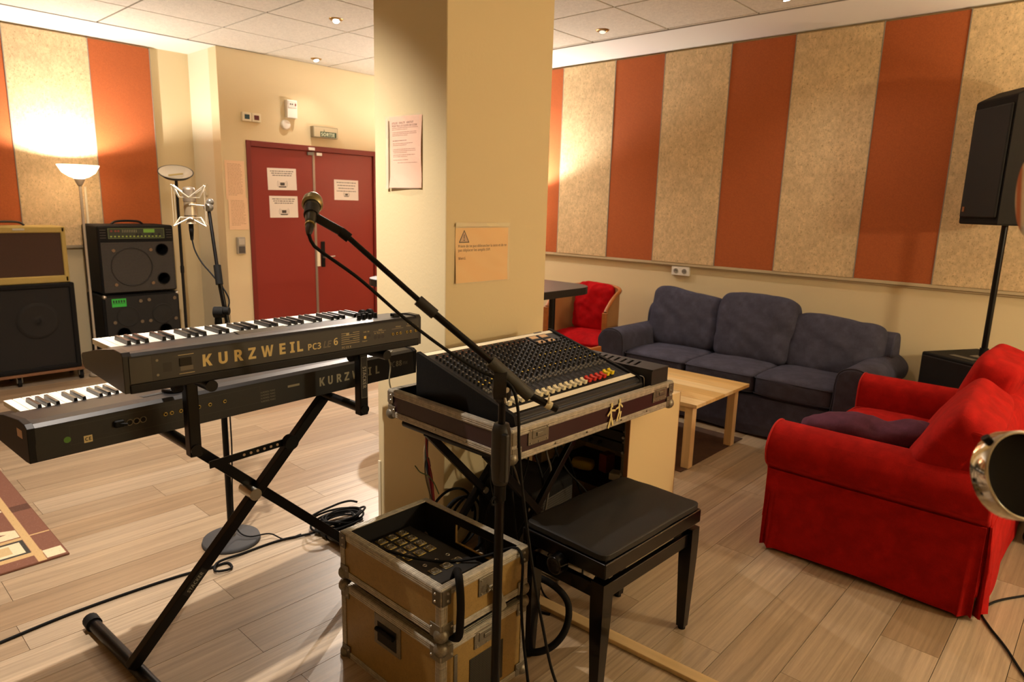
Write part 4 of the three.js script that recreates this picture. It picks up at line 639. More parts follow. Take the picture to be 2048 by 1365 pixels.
  mesh('push_buttons', btn, M(0x6f6a5f, 0.5), t, { kind: 'stuff' }); mesh('fader_slots', slots, M(0x080808, 0.8), t, { kind: 'stuff' });
  const fg = () => { const g = ext([[-0.0125, 0], [0.0125, 0], [0.0115, 0.013], [0.004, 0.0095], [-0.004, 0.0095], [-0.0115, 0.013]], 0.0115, 0.0006, [0, 0, -0.006]); g.rotateY(Math.PI / 2); return g; };
  const fj = join(fg().scale(1.3, 1.25, 1.2)), fm = { w: M(0xded3ad, 0.45), r: M(0xc22a1a, 0.45), y: M(0xe0c414, 0.45) };
  for (let i = 0; i < N - 2; i++) {
    const u = (i + 0.5) / N, c = i < 14 ? 'w' : i < 18 ? 'r' : 'y', v = i < 14 ? 0.155 : i < 18 ? 0.16 : 0.175; const k = new THREE.Mesh(fj, fm[c]); k.name = 'fader_cap'; k.castShadow = k.receiveShadow = true; k.position.set(...at(u, v, 0.001)); k.rotation.x = a; t.add(k); k.userData.label = { w: 'ivory fader cap', r: 'red fader cap', y: 'yellow fader cap' }[c];
  }
  const vu = (u, v) => { const m = mesh('vu_meter', [tilt(bx(0.062, 0.005, 0.042, null, 0.002), at(u, v, 0.0025))], mat.black, t); mesh('meter_face', [tilt(bx(0.044, 0.001, 0.024, null), at(u, v + 0.004, 0.0055))], M(0xc49a62, 0.5), m); };
  for (const [u, v] of [[0.80, 0.90], [0.89, 0.90], [0.80, 0.815], [0.89, 0.815]]) vu(u, v);
  mesh('chrome_corner', [tube([[w / 2 + 0.001, yf + 0.006, zf - 0.03], [w / 2 + 0.001, yf + 0.004, zf + 0.002], [w / 2 + 0.001, yf - 0.02, zf + 0.007], [w / 2 + 0.001, 0.05, zf + 0.008]], 0.0022, 24)], mat.steel, t);
  mesh('name_print', [tilt(bx(0.05, 0.001, 0.008, null), at(0.90, 0.985, 0.0024))], M(0x1b1a18, 0.5), t);
}
{
  const t = thing('slotted_power_supply', 'flat black metal box with a row of vent slots beside the mixing desk', 'power supply', [2.49, 0.736, -1.62], RT);
  mesh('housing', carve(b6(-0.066, 0.06, 0, 0.165, -0.2, 0.215), [0, 1, 2, 3, 4, 5, 6, 7].map(i => bx(0.078, 0.09, 0.013, [-0.006, 0.15, -0.15 + i * 0.036], 0, [0, 0.25, 0]))), M(0x121110, 0.55), t);
  mesh('front_lip', [b6(-0.066, 0.06, 0.158, 0.166, 0.212, 0.218, 0.002)], M(0x191816, 0.5), t);
}
// stand under the tray
{
  const t = thing('mixer_stand', 'black crossed-leg stand under the mixer tray', 'stand', [1.95, 0, -1.76]), m = mat.blackSatin;
  for (const z of [0.16, -0.16]) { mesh('cross_leg', [bar([-0.33, 0.03, z - 0.014], [0.30, 0.69, z - 0.014], 0.03, 0.024)], m, t); mesh('cross_leg', [bar([-0.33, 0.69, z + 0.014], [0.30, 0.03, z + 0.014], 0.03, 0.024)], m, t); mesh('pivot_bolt', [cyl(0.014, 0.014, 0.07, [-0.015, 0.36, z], 14, [Math.PI / 2, 0, 0])], mat.steel, t); }
  for (const x of [-0.33, 0.30]) { mesh('foot_bar', [rod([x, 0.018, -0.26], [x, 0.018, 0.26], 0.0175)], m, t); mesh('top_bar', [rod([x, 0.697, -0.28], [x, 0.697, 0.28], 0.0165)], m, t); }
}
// rack cabinet and the gear in it
{
  const t = thing('rack_cabinet', 'beige board rack cabinet with wooden edges under the mixer tray', 'cabinet', [2.66, 0, -1.775]);
  const x0 = -0.235, x1 = 0.20, z0 = -0.275, z1 = 0.275, H = 0.705;
  for (const z of [z0, z1 - 0.02]) { mesh('side_panel', [b6(x0 + 0.004, x1 - 0.004, 0, H, z, z + 0.02)], mat.mdf, t, { uv: 1 }); mesh('edge_band', [b6(x0, x0 + 0.004, 0, H, z, z + 0.0205), b6(x1 - 0.004, x1, 0, H, z, z + 0.0205)], mat.mdfEdge, t); }
  mesh('top_panel', [b6(x0, x1, H - 0.018, H, z0 + 0.02, z1 - 0.02)], mat.mdf, t); mesh('bottom_panel', [b6(x0, x1, 0.03, 0.048, z0 + 0.02, z1 - 0.02)], mat.mdf, t); mesh('back_panel', [b6(x1 - 0.012, x1 - 0.006, 0.03, H, z0 + 0.02, z1 - 0.02)], mat.mdf, t);
  for (const z of [z0 + 0.02, z1 - 0.042]) mesh('rack_rail', [b6(x0 + 0.012, x0 + 0.02, 0.05, H - 0.02, z, z + 0.022)], mat.zinc, t);
  for (const y of [0.66, 0.57, 0.5, 0.4]) mesh('rack_screw', [rod([x0 + 0.008, y, z1 - 0.03], [x0 - 0.004, y, z1 - 0.03], 0.006)], mat.steel, t);
  const rg = (y, h, label, m, knobs) => { const g = thing('rack_unit', label, 'rack unit', [2.66 + x0 + 0.008, y, -1.775]); mesh('chassis', [b6(0.008, 0.30, 0.002, h - 0.002, -0.22, 0.22, 0.002)], mat.black, g); mesh('front_plate', [b6(0, 0.004, 0.001, h - 0.001, -0.24, 0.24, 0.001)], m, g); for (let i = 0; i < knobs; i++) mesh('knob', [rod([0, h * 0.5, -0.18 + i * 0.05], [-0.014, h * 0.5, -0.18 + i * 0.05], 0.009)], mat.rubber, g); };
  rg(0.595, 0.088, 'blank black rack unit at the top of the rack cabinet', M(0x141210, 0.6), 0); rg(0.545, 0.044, 'black rack unit with knobs under the blank unit', M(0x1c1815, 0.5), 6); rg(0.495, 0.044, 'dark patch bay rack unit in the rack cabinet', M(0x191613, 0.5), 7);
  let b = thing('white_adapter', 'white power adapter lying in the rack cabinet', 'adapter', [2.56, 0.31, -1.60], 0.3); mesh('body', [bx(0.06, 0.035, 0.13, [0, 0.0175, 0], 0.006)], mat.white, b); mesh('strap', [bx(0.064, 0.038, 0.02, [0, 0.018, 0.01], 0.003)], mat.black, b);
  b = thing('rack_shelf', 'black shelf with lead clutter in the rack cabinet', 'shelf', [2.64, 0.288, -1.775]); mesh('tray', [b6(-0.19, 0.17, 0, 0.02, -0.24, 0.24, 0.002)], mat.black, b);
  b = thing('yellow_pouch', 'small yellow pouch under the rack gear', 'pouch', [2.55, 0.309, -1.83], 0.4); mesh('pouch', [place(cushion(0.07, 0.045, 0.11, { n: 8, seed: 3, wr: 0.006 }), [0, 0.022, 0])], M(0xb9a23a, 0.8), b);
  b = thing('red_box', 'small red box among the leads in the rack cabinet', 'box', [2.60, 0.309, -1.725], -0.2); mesh('carton', [bx(0.06, 0.09, 0.05, [0, 0.045, 0], 0.003)], M(0x8a3a24, 0.7), b);
  b = thing('black_floor_amp', 'low black equipment box under the mixing desk', 'box', [2.19, 0, -1.88], 0.1); mesh('shell', [bx(0.34, 0.36, 0.30, [0, 0.18, 0], 0.02)], mat.blackTex, b); mesh('front_grille', [bx(0.29, 0.28, 0.01, [0, 0.17, 0.152], 0.003)], mat.grille, b, { uv: 1 });
}
// leads under the desk
{
  const lab = ['thin black lead hanging loose under the mixing desk'];
  for (let i = 0; i < 12; i++) {
    const x = 1.80 + i * 0.045, z = -1.80 + rr(-0.1, 0.12), pts = [[x, 0.72, z]]; let cx = x, cz = z;
    for (let k = 1; k < 6; k++) { cx += rr(-0.07, 0.07); cz += rr(-0.05, 0.09); cz = Math.min(-1.55, Math.max(-2.05, cz)); cx = Math.min(2.39, cx); pts.push([cx, 0.72 - k * 0.14 + rr(-0.03, 0.03), cz]); } pts[5][1] = 0.006; pts.push([Math.min(2.38, cx + rr(-0.15, 0.12)), 0.006, cz + 0.12]);
    const m = mesh('hanging_lead', [tube(pts, rr(0.003, 0.0055), 70, 7)], i % 5 === 3 ? M(0x5a5348, 0.6) : mat.rubber); tag(m, lab[0], 'cable', 'leads hanging under the mixing desk');
  }
  { const pts = []; for (let k = 0; k <= 64; k++) { const a = k / 64 * Math.PI * 8, R = 0.13 + 0.022 * Math.sin(a * 0.37 + 1); pts.push([1.90 + R * Math.cos(a) + k * 0.0008, 0.16 + R * Math.sin(a), -2.085 + k * 0.0018]); } tag(mesh('looped_lead', [tube(pts, 0.006, 200)], mat.rubber), 'black lead hung in upright loops against the pillar foot', 'cable'); }
  const loom = (c, label, pts, r) => tag(mesh('loom_wire', [tube(pts, r, 70, 7)], M(c, 0.55)), label, 'wire', 'wire loom hanging from the tray');
  loom(0x6e1420, 'thick dark red wire hanging from the mixer tray', [[1.735, 0.725, -2.045], [1.74, 0.62, -2.05], [1.752, 0.50, -2.06], [1.778, 0.40, -2.07], [1.80, 0.30, -2.075], [1.815, 0.2, -2.07], [1.82, 0.006, -2.06]], 0.006);
  loom(0x8a1c1c, 'thin red wire hanging from the mixer tray', [[1.728, 0.725, -2.035], [1.73, 0.60, -2.04], [1.745, 0.52, -2.05], [1.77, 0.42, -2.05], [1.793, 0.3, -2.06], [1.81, 0.15, -2.05], [1.815, 0.006, -2.03]], 0.0035);
  loom(0x2f4c63, 'blue wire in the loom under the mixer tray', [[1.752, 0.725, -2.055], [1.745, 0.55, -2.055], [1.755, 0.47, -2.065], [1.785, 0.39, -2.08], [1.806, 0.3, -2.085], [1.818, 0.18, -2.08], [1.826, 0.006, -2.075]], 0.0065);
  loom(0xb9ab8c, 'pale grey wire in the loom under the mixer tray', [[1.77, 0.725, -2.05], [1.762, 0.62, -2.06], [1.75, 0.56, -2.07], [1.768, 0.44, -2.09], [1.80, 0.32, -2.1], [1.82, 0.006, -2.09]], 0.004);
  loom(0x4f5a38, 'loose green wire end curling out of the loom', [[1.81, 0.33, -2.05], [1.77, 0.40, -2.04], [1.735, 0.44, -2.035], [1.69, 0.47, -2.03], [1.655, 0.51, -2.02]], 0.0025);
  loom(0x4a3a2a, 'loose brown wire bent in a hoop beside the loom', [[1.80, 0.25, -2.05], [1.755, 0.35, -2.045], [1.725, 0.45, -2.04], [1.728, 0.51, -2.04], [1.745, 0.515, -2.045], [1.762, 0.47, -2.05]], 0.0025);
  loom(0x8f8972, 'pale wire curling behind the mixer tray corner', [[1.60, 0.80, -2.09], [1.59, 0.86, -2.10], [1.60, 0.92, -2.105], [1.585, 0.97, -2.1], [1.60, 0.985, -2.09]], 0.003);
}
// ---------------------------------------------------------------- piano bench
{
  const t = thing('piano_bench', 'black lacquered piano bench with padded seat', 'bench', [1.895, 0, -1.208], -0.03), m = mat.blackGloss;
  const X = 0.268, Z = 0.148;
  for (const sx of [-1, 1]) for (const sz of [-1, 1]) {
    const g = new THREE.BoxGeometry(0.05, 0.405, 0.05, 1, 6, 1), P = g.attributes.position; for (let i = 0; i < P.count; i++) { const y = P.getY(i) + 0.2025, k = y < 0.3 ? 0.62 + 0.38 * (y / 0.3) : 1; P.setX(i, P.getX(i) * k); P.setZ(i, P.getZ(i) * k); P.setY(i, y); } g.computeVertexNormals();
    const l = mesh('leg', [g], m, t, { at: [sx * X, 0.012, sz * Z] }); mesh('foot_pad', [cyl(0.014, 0.014, 0.012, [0, -0.006, 0], 14)], mat.rubber, l);
  }
  for (const s of [-1, 1]) { mesh('frame_rail', [bx(2 * X - 0.05, 0.05, 0.022, [0, 0.375, s * Z], 0.004)], m, t); mesh('frame_rail', [bx(0.022, 0.05, 2 * Z - 0.05, [s * X, 0.375, 0], 0.004)], m, t); }
  mesh('seat_block', [bx(0.585, 0.052, 0.35, [0, 0.462, 0], 0.006), bx(0.56, 0.012, 0.325, [0, 0.49, 0], 0.004)], m, t);
  mesh('seat_pad', [place(cushion(0.576, 0.038, 0.342, { n: 24, k: 18, puff: 0.5, wr: 0.003, seed: 5 }), [0, 0.502, 0])], M(0x121110, 0.6), t);
  for (const s of [-1, 1]) { mesh('height_knob', [cyl(0.03, 0.034, 0.03, [s * 0.312, 0.43, 0], 24, [0, 0, Math.PI / 2]), sph(0.03, [s * 0.328, 0.43, 0], [0.35, 1, 1])], m, t); }
  for (const s of [-1, 1]) for (const z of [-0.1, 0.1]) mesh('scissor_arm', [bar([s * 0.24, 0.385, z], [s * 0.17, 0.437, z], 0.02, 0.006)], mat.black, t);
  mesh('cross_shaft', [rod([-0.3, 0.43, 0], [0.3, 0.43, 0], 0.008)], mat.black, t);
}
// ---------------------------------------------------------------- microphones on stands
{
  const bx0 = 1.285, bz = -1.20, t = thing('microphone_boom_stand', 'black boom stand carrying the vocal microphone beside the mixing desk', 'microphone stand', [bx0, 0, bz]), m = mat.blackSatin;
  const P = (x, y, z) => [x - bx0, y, z - bz];
  mesh('base', [lathe([[0, 0], [0.112, 0], [0.115, 0.006], [0.108, 0.02], [0.03, 0.026], [0, 0.028]], null, 44)], M(0x1c1b1a, 0.6), t);
  mesh('lower_tube', [rod([0, 0.02, 0], [0, 0.84, 0], 0.0135)], m, t); mesh('upper_tube', [rod([0, 0.84, 0], [0, 1.05, 0], 0.010)], m, t);
  mesh('height_grip', [lathe([[0.0, 0], [0.02, 0], [0.023, 0.01], [0.027, 0.05], [0.027, 0.15], [0.021, 0.175], [0, 0.176]], [0, 0.80, 0], 24), bx(0.016, 0.14, 0.05, [-0.012, 0.885, 0.012], 0.006)], M(0x262522, 0.55), t); mesh('clip_ring', [tor(0.011, 0.003, [-0.022, 0.755, 0], null, 18), cyl(0.017, 0.017, 0.045, [0, 0.775, 0], 18)], mat.rubber, t);
  mesh('swivel_joint', [cyl(0.042, 0.042, 0.034, P(1.277, 1.088, -1.20), 28, [Math.PI / 2, 0.72, 0]), sph(0.026, P(1.282, 1.065, -1.2), [1, 1.3, 1])], M(0x141312, 0.5), t); mesh('wing_bolt', [rod(P(1.275, 1.09, -1.19), P(1.262, 1.045, -1.165), 0.0035), rod(P(1.275, 1.085, -1.20), P(1.265, 1.08, -1.165), 0.008)], mat.steel, t);
  const a = [0.978, 1.468, -1.449], b = [1.121, 1.299, -1.327], c = [1.275, 1.110, -1.193], e = [1.392, 1.018, -1.095], j = [1.335, 1.057, -1.143];
  mesh('boom_inner', [rod(P(...a), P(...b), 0.0072)], m, t); mesh('boom_outer', [rod(P(...b), P(1.262, 1.142, -1.207), 0.0095)], m, t);
  mesh('boom_sleeve', [rod(P(1.252, 1.152, -1.216), P(1.335, 1.055, -1.144), 0.0175, 18)], M(0x3b3a34, 0.6), t); mesh('boom_clutch', [rod(P(1.107, 1.314, -1.339), P(1.140, 1.277, -1.311), 0.0145, 18)], M(0x232220, 0.6), t); mesh('boom_tail', [rod(P(...j), P(...e), 0.0105)], m, t);
  mesh('tape_wrap', [rod(P(1.368, 1.034, -1.116), P(1.380, 1.026, -1.106), 0.0115, 16), bx(0.022, 0.02, 0.004, P(1.372, 1.048, -1.108), 0, [0.2, 0.6, 0.3])], M(0xd8cfae, 0.6), t);
  mesh('clip_adapter', [rod(P(0.978, 1.468, -1.449), P(0.962, 1.484, -1.462), 0.0125, 16)], mat.rubber, t);
  mesh('microphone_clip', [bar(P(0.966, 1.482, -1.459), P(0.927, 1.520, -1.528), 0.020, 0.022, [0.5, 0.6, 0.5], 0.005), rod(P(0.920, 1.521, -1.527), P(0.937, 1.539, -1.550), 0.0185, 16)], M(0x1d1c1b, 0.6), t);
  const v = thing('vocal_microphone', 'dark vocal microphone with ball grille at the end of the boom', 'microphone', [0.905, 1.506, -1.507]);
  const dir = V(0.03, 0.115, -0.035).normalize(), q = new THREE.Quaternion().setFromUnitVectors(V(0, 1, 0), V(0.50, 0.52, -0.68).normalize()), f = g => { g.applyQuaternion(q); return g; };
  mesh('handle', [f(lathe([[0, -0.015], [0.011, -0.015], [0.0125, 0], [0.0165, 0.055], [0.019, 0.068], [0.021, 0.074], [0, 0.074]], null, 28))], M(0x4a473f, 0.42, { metalness: 0.5 }), v);
  mesh('grille_ring', [f(lathe([[0.0215, 0.072], [0.0262, 0.078], [0.0262, 0.086], [0.0225, 0.09]], null, 30))], M(0xa59a6e, 0.35, { metalness: 0.8 }), v);
  const gt = tex(64, 64, (u, w, i, k) => ((i % 8) < 3 || (k % 8) < 3) ? [190, 180, 140] : [60, 56, 44]); gt.repeat.set(6, 4);
  mesh('ball_grille', [f(lathe([[0, 0.121], [0.01, 0.119], [0.0185, 0.112], [0.0245, 0.10], [0.0255, 0.092], [0.024, 0.076], [0.021, 0.072]].reverse(), null, 32))], M(0xffffff, 0.4, { map: gt, metalness: 0.7 }), v);
  mesh('plug', [f(lathe([[0, -0.055], [0.005, -0.055], [0.0075, -0.045], [0.0095, -0.035], [0.0105, -0.018], [0, -0.016]], null, 20))], M(0x1b1a17, 0.5), v); mesh('gold_collar', [f(cyl(0.0122, 0.0122, 0.006, [0, -0.013, 0], 22))], mat.gold, v);
  tag(mesh('microphone_cable', [tube([[0.878, 1.478, -1.470], [0.880, 1.455, -1.458], [0.90, 1.435, -1.447], [0.965, 1.376, -1.40], [1.06, 1.27, -1.33], [1.15, 1.185, -1.27], [1.225, 1.125, -1.215], [1.275, 1.095, -1.165], [1.298, 1.03, -1.155], [1.305, 0.9, -1.15], [1.32, 0.7, -1.13], [1.345, 0.4, -1.08], [1.37, 0.2, -1.03], [1.42, 0.05, -0.93], [1.47, 0.006, -0.86], [1.60, 0.006, -0.84], [1.75, 0.006, -0.88], [1.95, 0.012, -0.80], [2.1, 0.006, -0.6]], 0.0043, 160)], mat.rubber), 'thin black cable from the vocal microphone down the boom stand', 'cable');
}
{
  const X = 1.265, Z = -2.872, t = thing('round_base_boom_stand', 'black boom stand with round base carrying the condenser microphone', 'microphone stand', [X, 0, Z]), m = mat.blackSatin, P = (x, y, z) => [x - X, y, z - Z];
  mesh('base', [lathe([[0, 0], [0.125, 0], [0.127, 0.006], [0.122, 0.022], [0.03, 0.03], [0, 0.032]], null, 48)], M(0x3a3a3c, 0.7), t); mesh('collar', [cyl(0.018, 0.022, 0.02, [0, 0.035, 0], 20)], mat.steel, t);
  mesh('pole', [rod([0, 0.03, 0], [0, 0.62, 0], 0.0135), rod([0, 0.6, 0], [0, 1.06, 0], 0.010)], m, t);
  mesh('clutch', [cyl(0.024, 0.024, 0.04, P(1.265, 1.075, -2.86), 22, [Math.PI / 2, 0.83, 0]), cyl(0.017, 0.017, 0.04, P(1.282, 1.08, -2.845), 18, [Math.PI / 2, 0.83, 0]), cyl(0.014, 0.018, 0.06, P(1.265, 1.02, -2.872), 16)], mat.rubber, t);
  mesh('boom', [rod(P(1.308, 0.93, -2.85), P(1.29, 1.22, -2.90), 0.010), rod(P(1.29, 1.22, -2.90), P(1.318, 1.50, -3.02), 0.0075)], m, t); mesh('boom_clutch', [rod(P(1.288, 1.19, -2.892), P(1.294, 1.27, -2.918), 0.0155)], mat.rubber, t); mesh('tip_joint', [sph(0.02, P(1.317, 1.515, -3.02), [1, 1, 1]), sph(0.016, P(1.325, 1.538, -3.02))], M(0x77736b, 0.4, { metalness: 0.5 }), t);
  const c = thing('condenser_microphone', 'silver condenser microphone hung in a wire shock mount', 'microphone', [1.249, 1.47, -3.05], 0.84);
  mesh('body', [cyl(0.024, 0.024, 0.075, [0, 0.03, 0], 26), cyl(0.012, 0.02, 0.02, [0, -0.017, 0], 20)], M(0xb6a890, 0.35, { metalness: 0.7 }), c); mesh('head_grille', [lathe([[0.0245, 0], [0.026, 0.004], [0.0255, 0.05], [0.022, 0.062], [0, 0.066]], [0, 0.066, 0], 28)], M(0x8a7d6c, 0.5, { metalness: 0.7 }), c); mesh('body_rings', [tor(0.0245, 0.0012, [0, 0.0, 0], [Math.PI / 2, 0, 0], 28), tor(0.0245, 0.0012, [0, 0.008, 0], [Math.PI / 2, 0, 0], 28)], mat.black, c);
  mesh('plug', [cyl(0.010, 0.010, 0.028, [0, -0.04, 0], 16), cyl(0.010, 0.006, 0.045, [0, -0.075, 0], 16)], mat.rubber, c);
  const wire = M(0xe2dccb, 0.3, { metalness: 0.6 }), R = 0.088, r = 0.040, cage = [], ring = [];
  for (const [y, yt] of [[0.085, 0.135], [0.0, -0.035]]) for (let k = 0; k < 4; k++) {
    const a = k * Math.PI / 2 + 0.5, b2 = a + Math.PI / 4, c2 = a - Math.PI / 4, o = [R * Math.cos(a), yt, R * Math.sin(a)];
    cage.push(rod(o, [r * Math.cos(b2), y, r * Math.sin(b2)], 0.0032, 8), rod(o, [r * Math.cos(c2), y, r * Math.sin(c2)], 0.0032, 8)); ring.push(sph(0.004, o, [1, 1, 1], 8));
  }
  for (let k = 0; k < 4; k++) { const a = k * Math.PI / 2 + 0.5; cage.push(rod([R * Math.cos(a), 0.135, R * Math.sin(a)], [R * Math.cos(a), -0.035, R * Math.sin(a)], 0.0012, 6)); }
  mesh('shock_mount', cage.concat(ring, [tor(r, 0.002, [0, 0.085, 0], [Math.PI / 2, 0, 0]), tor(r, 0.002, [0, 0, 0], [Math.PI / 2, 0, 0])]), wire, c); mesh('mount_bar', [rod([-0.085, 0.056, 0.03], [0.085, 0.05, 0.03], 0.0035)], wire, c);
  tag(mesh('condenser_cable', [tube([[1.249, 1.375, -3.05], [1.252, 1.33, -3.035], [1.262, 1.28, -3.0], [1.275, 1.23, -2.93], [1.300, 1.17, -2.88], [1.312, 1.12, -2.86], [1.29, 1.06, -2.85], [1.285, 0.9, -2.855], [1.284, 0.5, -2.855], [1.285, 0.06, -2.85], [1.31, 0.034, -2.80], [1.40, 0.028, -2.765], [1.44, 0.006, -2.71], [1.52, 0.006, -2.70]], 0.0034, 120), ], mat.rubber), 'thin black cable from the condenser microphone down its stand', 'cable');
}
// floor leads
{
  tag(mesh('floor_cable', [tube([[-0.3, 0.006, -2.63], [0.36, 0.006, -2.72], [0.6, 0.006, -2.742], [0.976, 0.006, -2.726], [1.09, 0.006, -2.70], [1.16, 0.006, -2.69], [1.15, 0.009, -2.63], [1.09, 0.013, -2.645], [1.12, 0.016, -2.70], [1.25, 0.006, -2.72], [1.417, 0.006, -2.715], [1.58, 0.012, -2.66], [1.66, 0.02, -2.67]], 0.0055, 140)], mat.rubber), 'black cable lying straight across the floor behind the keyboard stand', 'cable');
  { const pts = []; for (let k = 0; k <= 140; k++) { const a = k / 14 * Math.PI * 2, t = k / 14, R = 0.098 + 0.024 * Math.sin(t * 2.1) , tl = 0.18 + 0.2 * Math.sin(t * 1.3); pts.push([1.70 + 0.02 * Math.sin(t * 1.7) + R * 1.12 * Math.cos(a), 0.010 + t * 0.0045 + Math.max(0, tl * R * Math.sin(a + t * 0.8)), -2.66 + 0.014 * Math.cos(t * 2.3) + R * 0.72 * Math.sin(a)]); } tag(mesh('cable_coil', [tube(pts, 0.0055, 420, 7)], mat.rubber), 'loose coil of black cable on the floor at the pillar foot', 'cable'); }
  tag(mesh('floor_cable', [tube([[3.55, 0.006, 0.0], [3.379, 0.006, -0.122], [3.221, 0.006, -0.21], [3.10, 0.006, -0.232], [3.02, 0.006, -0.20], [2.90, 0.006, -0.13], [2.753, 0.006, -0.058], [2.6, 0.006, 0.04]], 0.0045, 80)], mat.rubber), 'black cable on the floor behind the corner of the red sofa', 'cable');
}
// ---------------------------------------------------------------- furniture
const spline = (pts, n = 60, closed = true) => new THREE.CatmullRomCurve3(pts.map(p => V(p[0], p[1], 0)), closed, 'centripetal').getPoints(n).map(p => [p.x, p.y]);
function sofa(t, o) {                                          // front +z, base at y = 0
  const { L, D, cloth, pipe, n, armTop = 0.60, seatTop = 0.45 } = o, A = 0.235, X = L / 2, Z = D / 2, iw = L - 2 * A;
  const armP = [[0.0, 0.10], [0.0, 0.42], [0.0, armTop - 0.12], [0.02, armTop - 0.035], [0.085, armTop], [0.17, armTop - 0.012], [0.235, armTop - 0.085], [0.225, armTop - 0.165], [0.185, armTop - 0.205], [0.178, armTop - 0.26], [0.18, 0.22], [0.19, 0.12], [0.17, 0.09], [0.05, 0.09]];
  for (const s of [-1, 1]) {
    const sp = spline(armP, 70), g0 = ext(sp, D - 0.06, 0.012, [0, 0, -Z + 0.03]); const g = mergeVertices((() => { const q = g0.index ? g0.toNonIndexed() : g0; q.deleteAttribute('normal'); q.deleteAttribute('uv'); return q; })(), 1e-4);
    const P = g.attributes.position; for (let i = 0; i < P.count; i++) { const x = P.getX(i), y = P.getY(i), z = P.getZ(i), k = n3(x * 7 + s * 9, y * 6, z * 5) * 0.006; P.setXYZ(i, (x + k) * s + s * (X - A), y + k * 0.7, z); }
    if (s < 0) { const I = g.index; for (let i = 0; i < I.count; i += 3) { const a = I.getX(i); I.setX(i, I.getX(i + 1)); I.setX(i + 1, a); } } g.computeVertexNormals();
    const arm = mesh('arm', [g], cloth, t, { uv: 1 });
    const pl = sp.filter(q => q[1] > 0.14).map(q => [s * (q[0] + X - A), q[1], Z - 0.024]); const st = pl.findIndex((q, i) => i > 0 && Math.hypot(q[0] - pl[i - 1][0], q[1] - pl[i - 1][1]) > 0.1); const ord = st > 0 ? pl.slice(st).concat(pl.slice(0, st)) : pl;
    mesh('piping', [tube(ord, 0.0045, 90, 6)], pipe, arm);
  }
  mesh('base', [b6(-X + A - 0.01, X - A + 0.01, 0.09, seatTop - 0.16, -Z + 0.05, Z - 0.05, 0.02)], cloth, t, { uv: 1 });
  const backP = [[0, 0.09], [0, 0.5], [0.005, 0.66], [0.03, 0.73], [0.09, 0.755], [0.16, 0.74], [0.20, 0.68], [0.21, 0.5], [0.21, 0.10]];
  const bg = ext(spline(backP, 50), 2 * X - 0.16, 0.012); bg.rotateY(-Math.PI / 2); bg.translate(X - 0.08, 0, -Z + 0.02);
  mesh('back', [bg], cloth, t, { uv: 1 });
  // loose skirt: front, sides and back, with pleats at the corners
  const sk = (len, yTop, amp, sd) => { const g = new THREE.BoxGeometry(len, yTop - 0.02, 0.008, 60, 8, 1), P = g.attributes.position; for (let i = 0; i < P.count; i++) { const x = P.getX(i), y = P.getY(i), k = 0.5 - y / (yTop - 0.02), e = Math.abs(x) / (len / 2); const pl = e > 0.86 ? Math.sin((e - 0.86) / 0.14 * Math.PI * 2.0) * 0.02 : 0; P.setZ(i, P.getZ(i) + k * (0.012 + amp * n3(x * 6 + sd, k, sd) + pl)); P.setY(i, y + k * 0.006 * Math.sin(x * 9 + sd)); } g.translate(0, 0.01 + yTop / 2, 0); g.computeVertexNormals(); return g; };
  const y1 = seatTop - 0.17;
  mesh('skirt', [place(sk(2 * X - 0.08, y1, 0.015, 3), [0, 0, Z - 0.045])], cloth, t, { uv: 1 });
  for (const s of [-1, 1]) mesh('skirt', [place(sk(D - 0.05, armTop - 0.21, 0.012, 7 + s), [0, 0, 0], [0, s * Math.PI / 2, 0]).translate(s * (X - 0.045), 0, 0)], cloth, t, { uv: 1 });
  mesh('skirt', [place(sk(2 * X - 0.1, 0.4, 0.012, 11), [0, 0, 0], [0, Math.PI, 0]).translate(0, 0, -Z + 0.012)], cloth, t, { uv: 1 });
  const cw = iw / n;
  for (let i = 0; i < n; i++) {
    const cx = -iw / 2 + cw * (i + 0.5); const c = mesh('seat_cushion', [cushion(cw + 0.006, 0.17, D - 0.22, { n: 24, k: 9, puff: 0.18, wr: 0.007, wf: 6, seed: i + 2 })], cloth, t, { uv: 1, at: [cx, seatTop - 0.083, 0.085] });
    const w2 = cw / 2 - 0.004, z2 = (D - 0.22) / 2 - 0.004, r = 0.035, loop = []; for (const [sx, sz] of [[1, 1], [-1, 1], [-1, -1], [1, -1]]) for (let k = 0; k <= 4; k++) { const a0 = Math.atan2(sz, sx) - Math.PI / 4 + k * Math.PI / 8; loop.push([sx * (w2 - r) + r * Math.cos(a0), 0, sz * (z2 - r) + r * Math.sin(a0)]); }
    for (const y of [0.052, -0.058]) mesh('piping', [tube(loop.map(p => [p[0], y, p[2]]), 0.0042, 120, 6, true)], pipe, c);
  }
}
const navyPipe = M(0x2e2e3c, 0.9), redPipe = M(0xb0140f, 0.9);
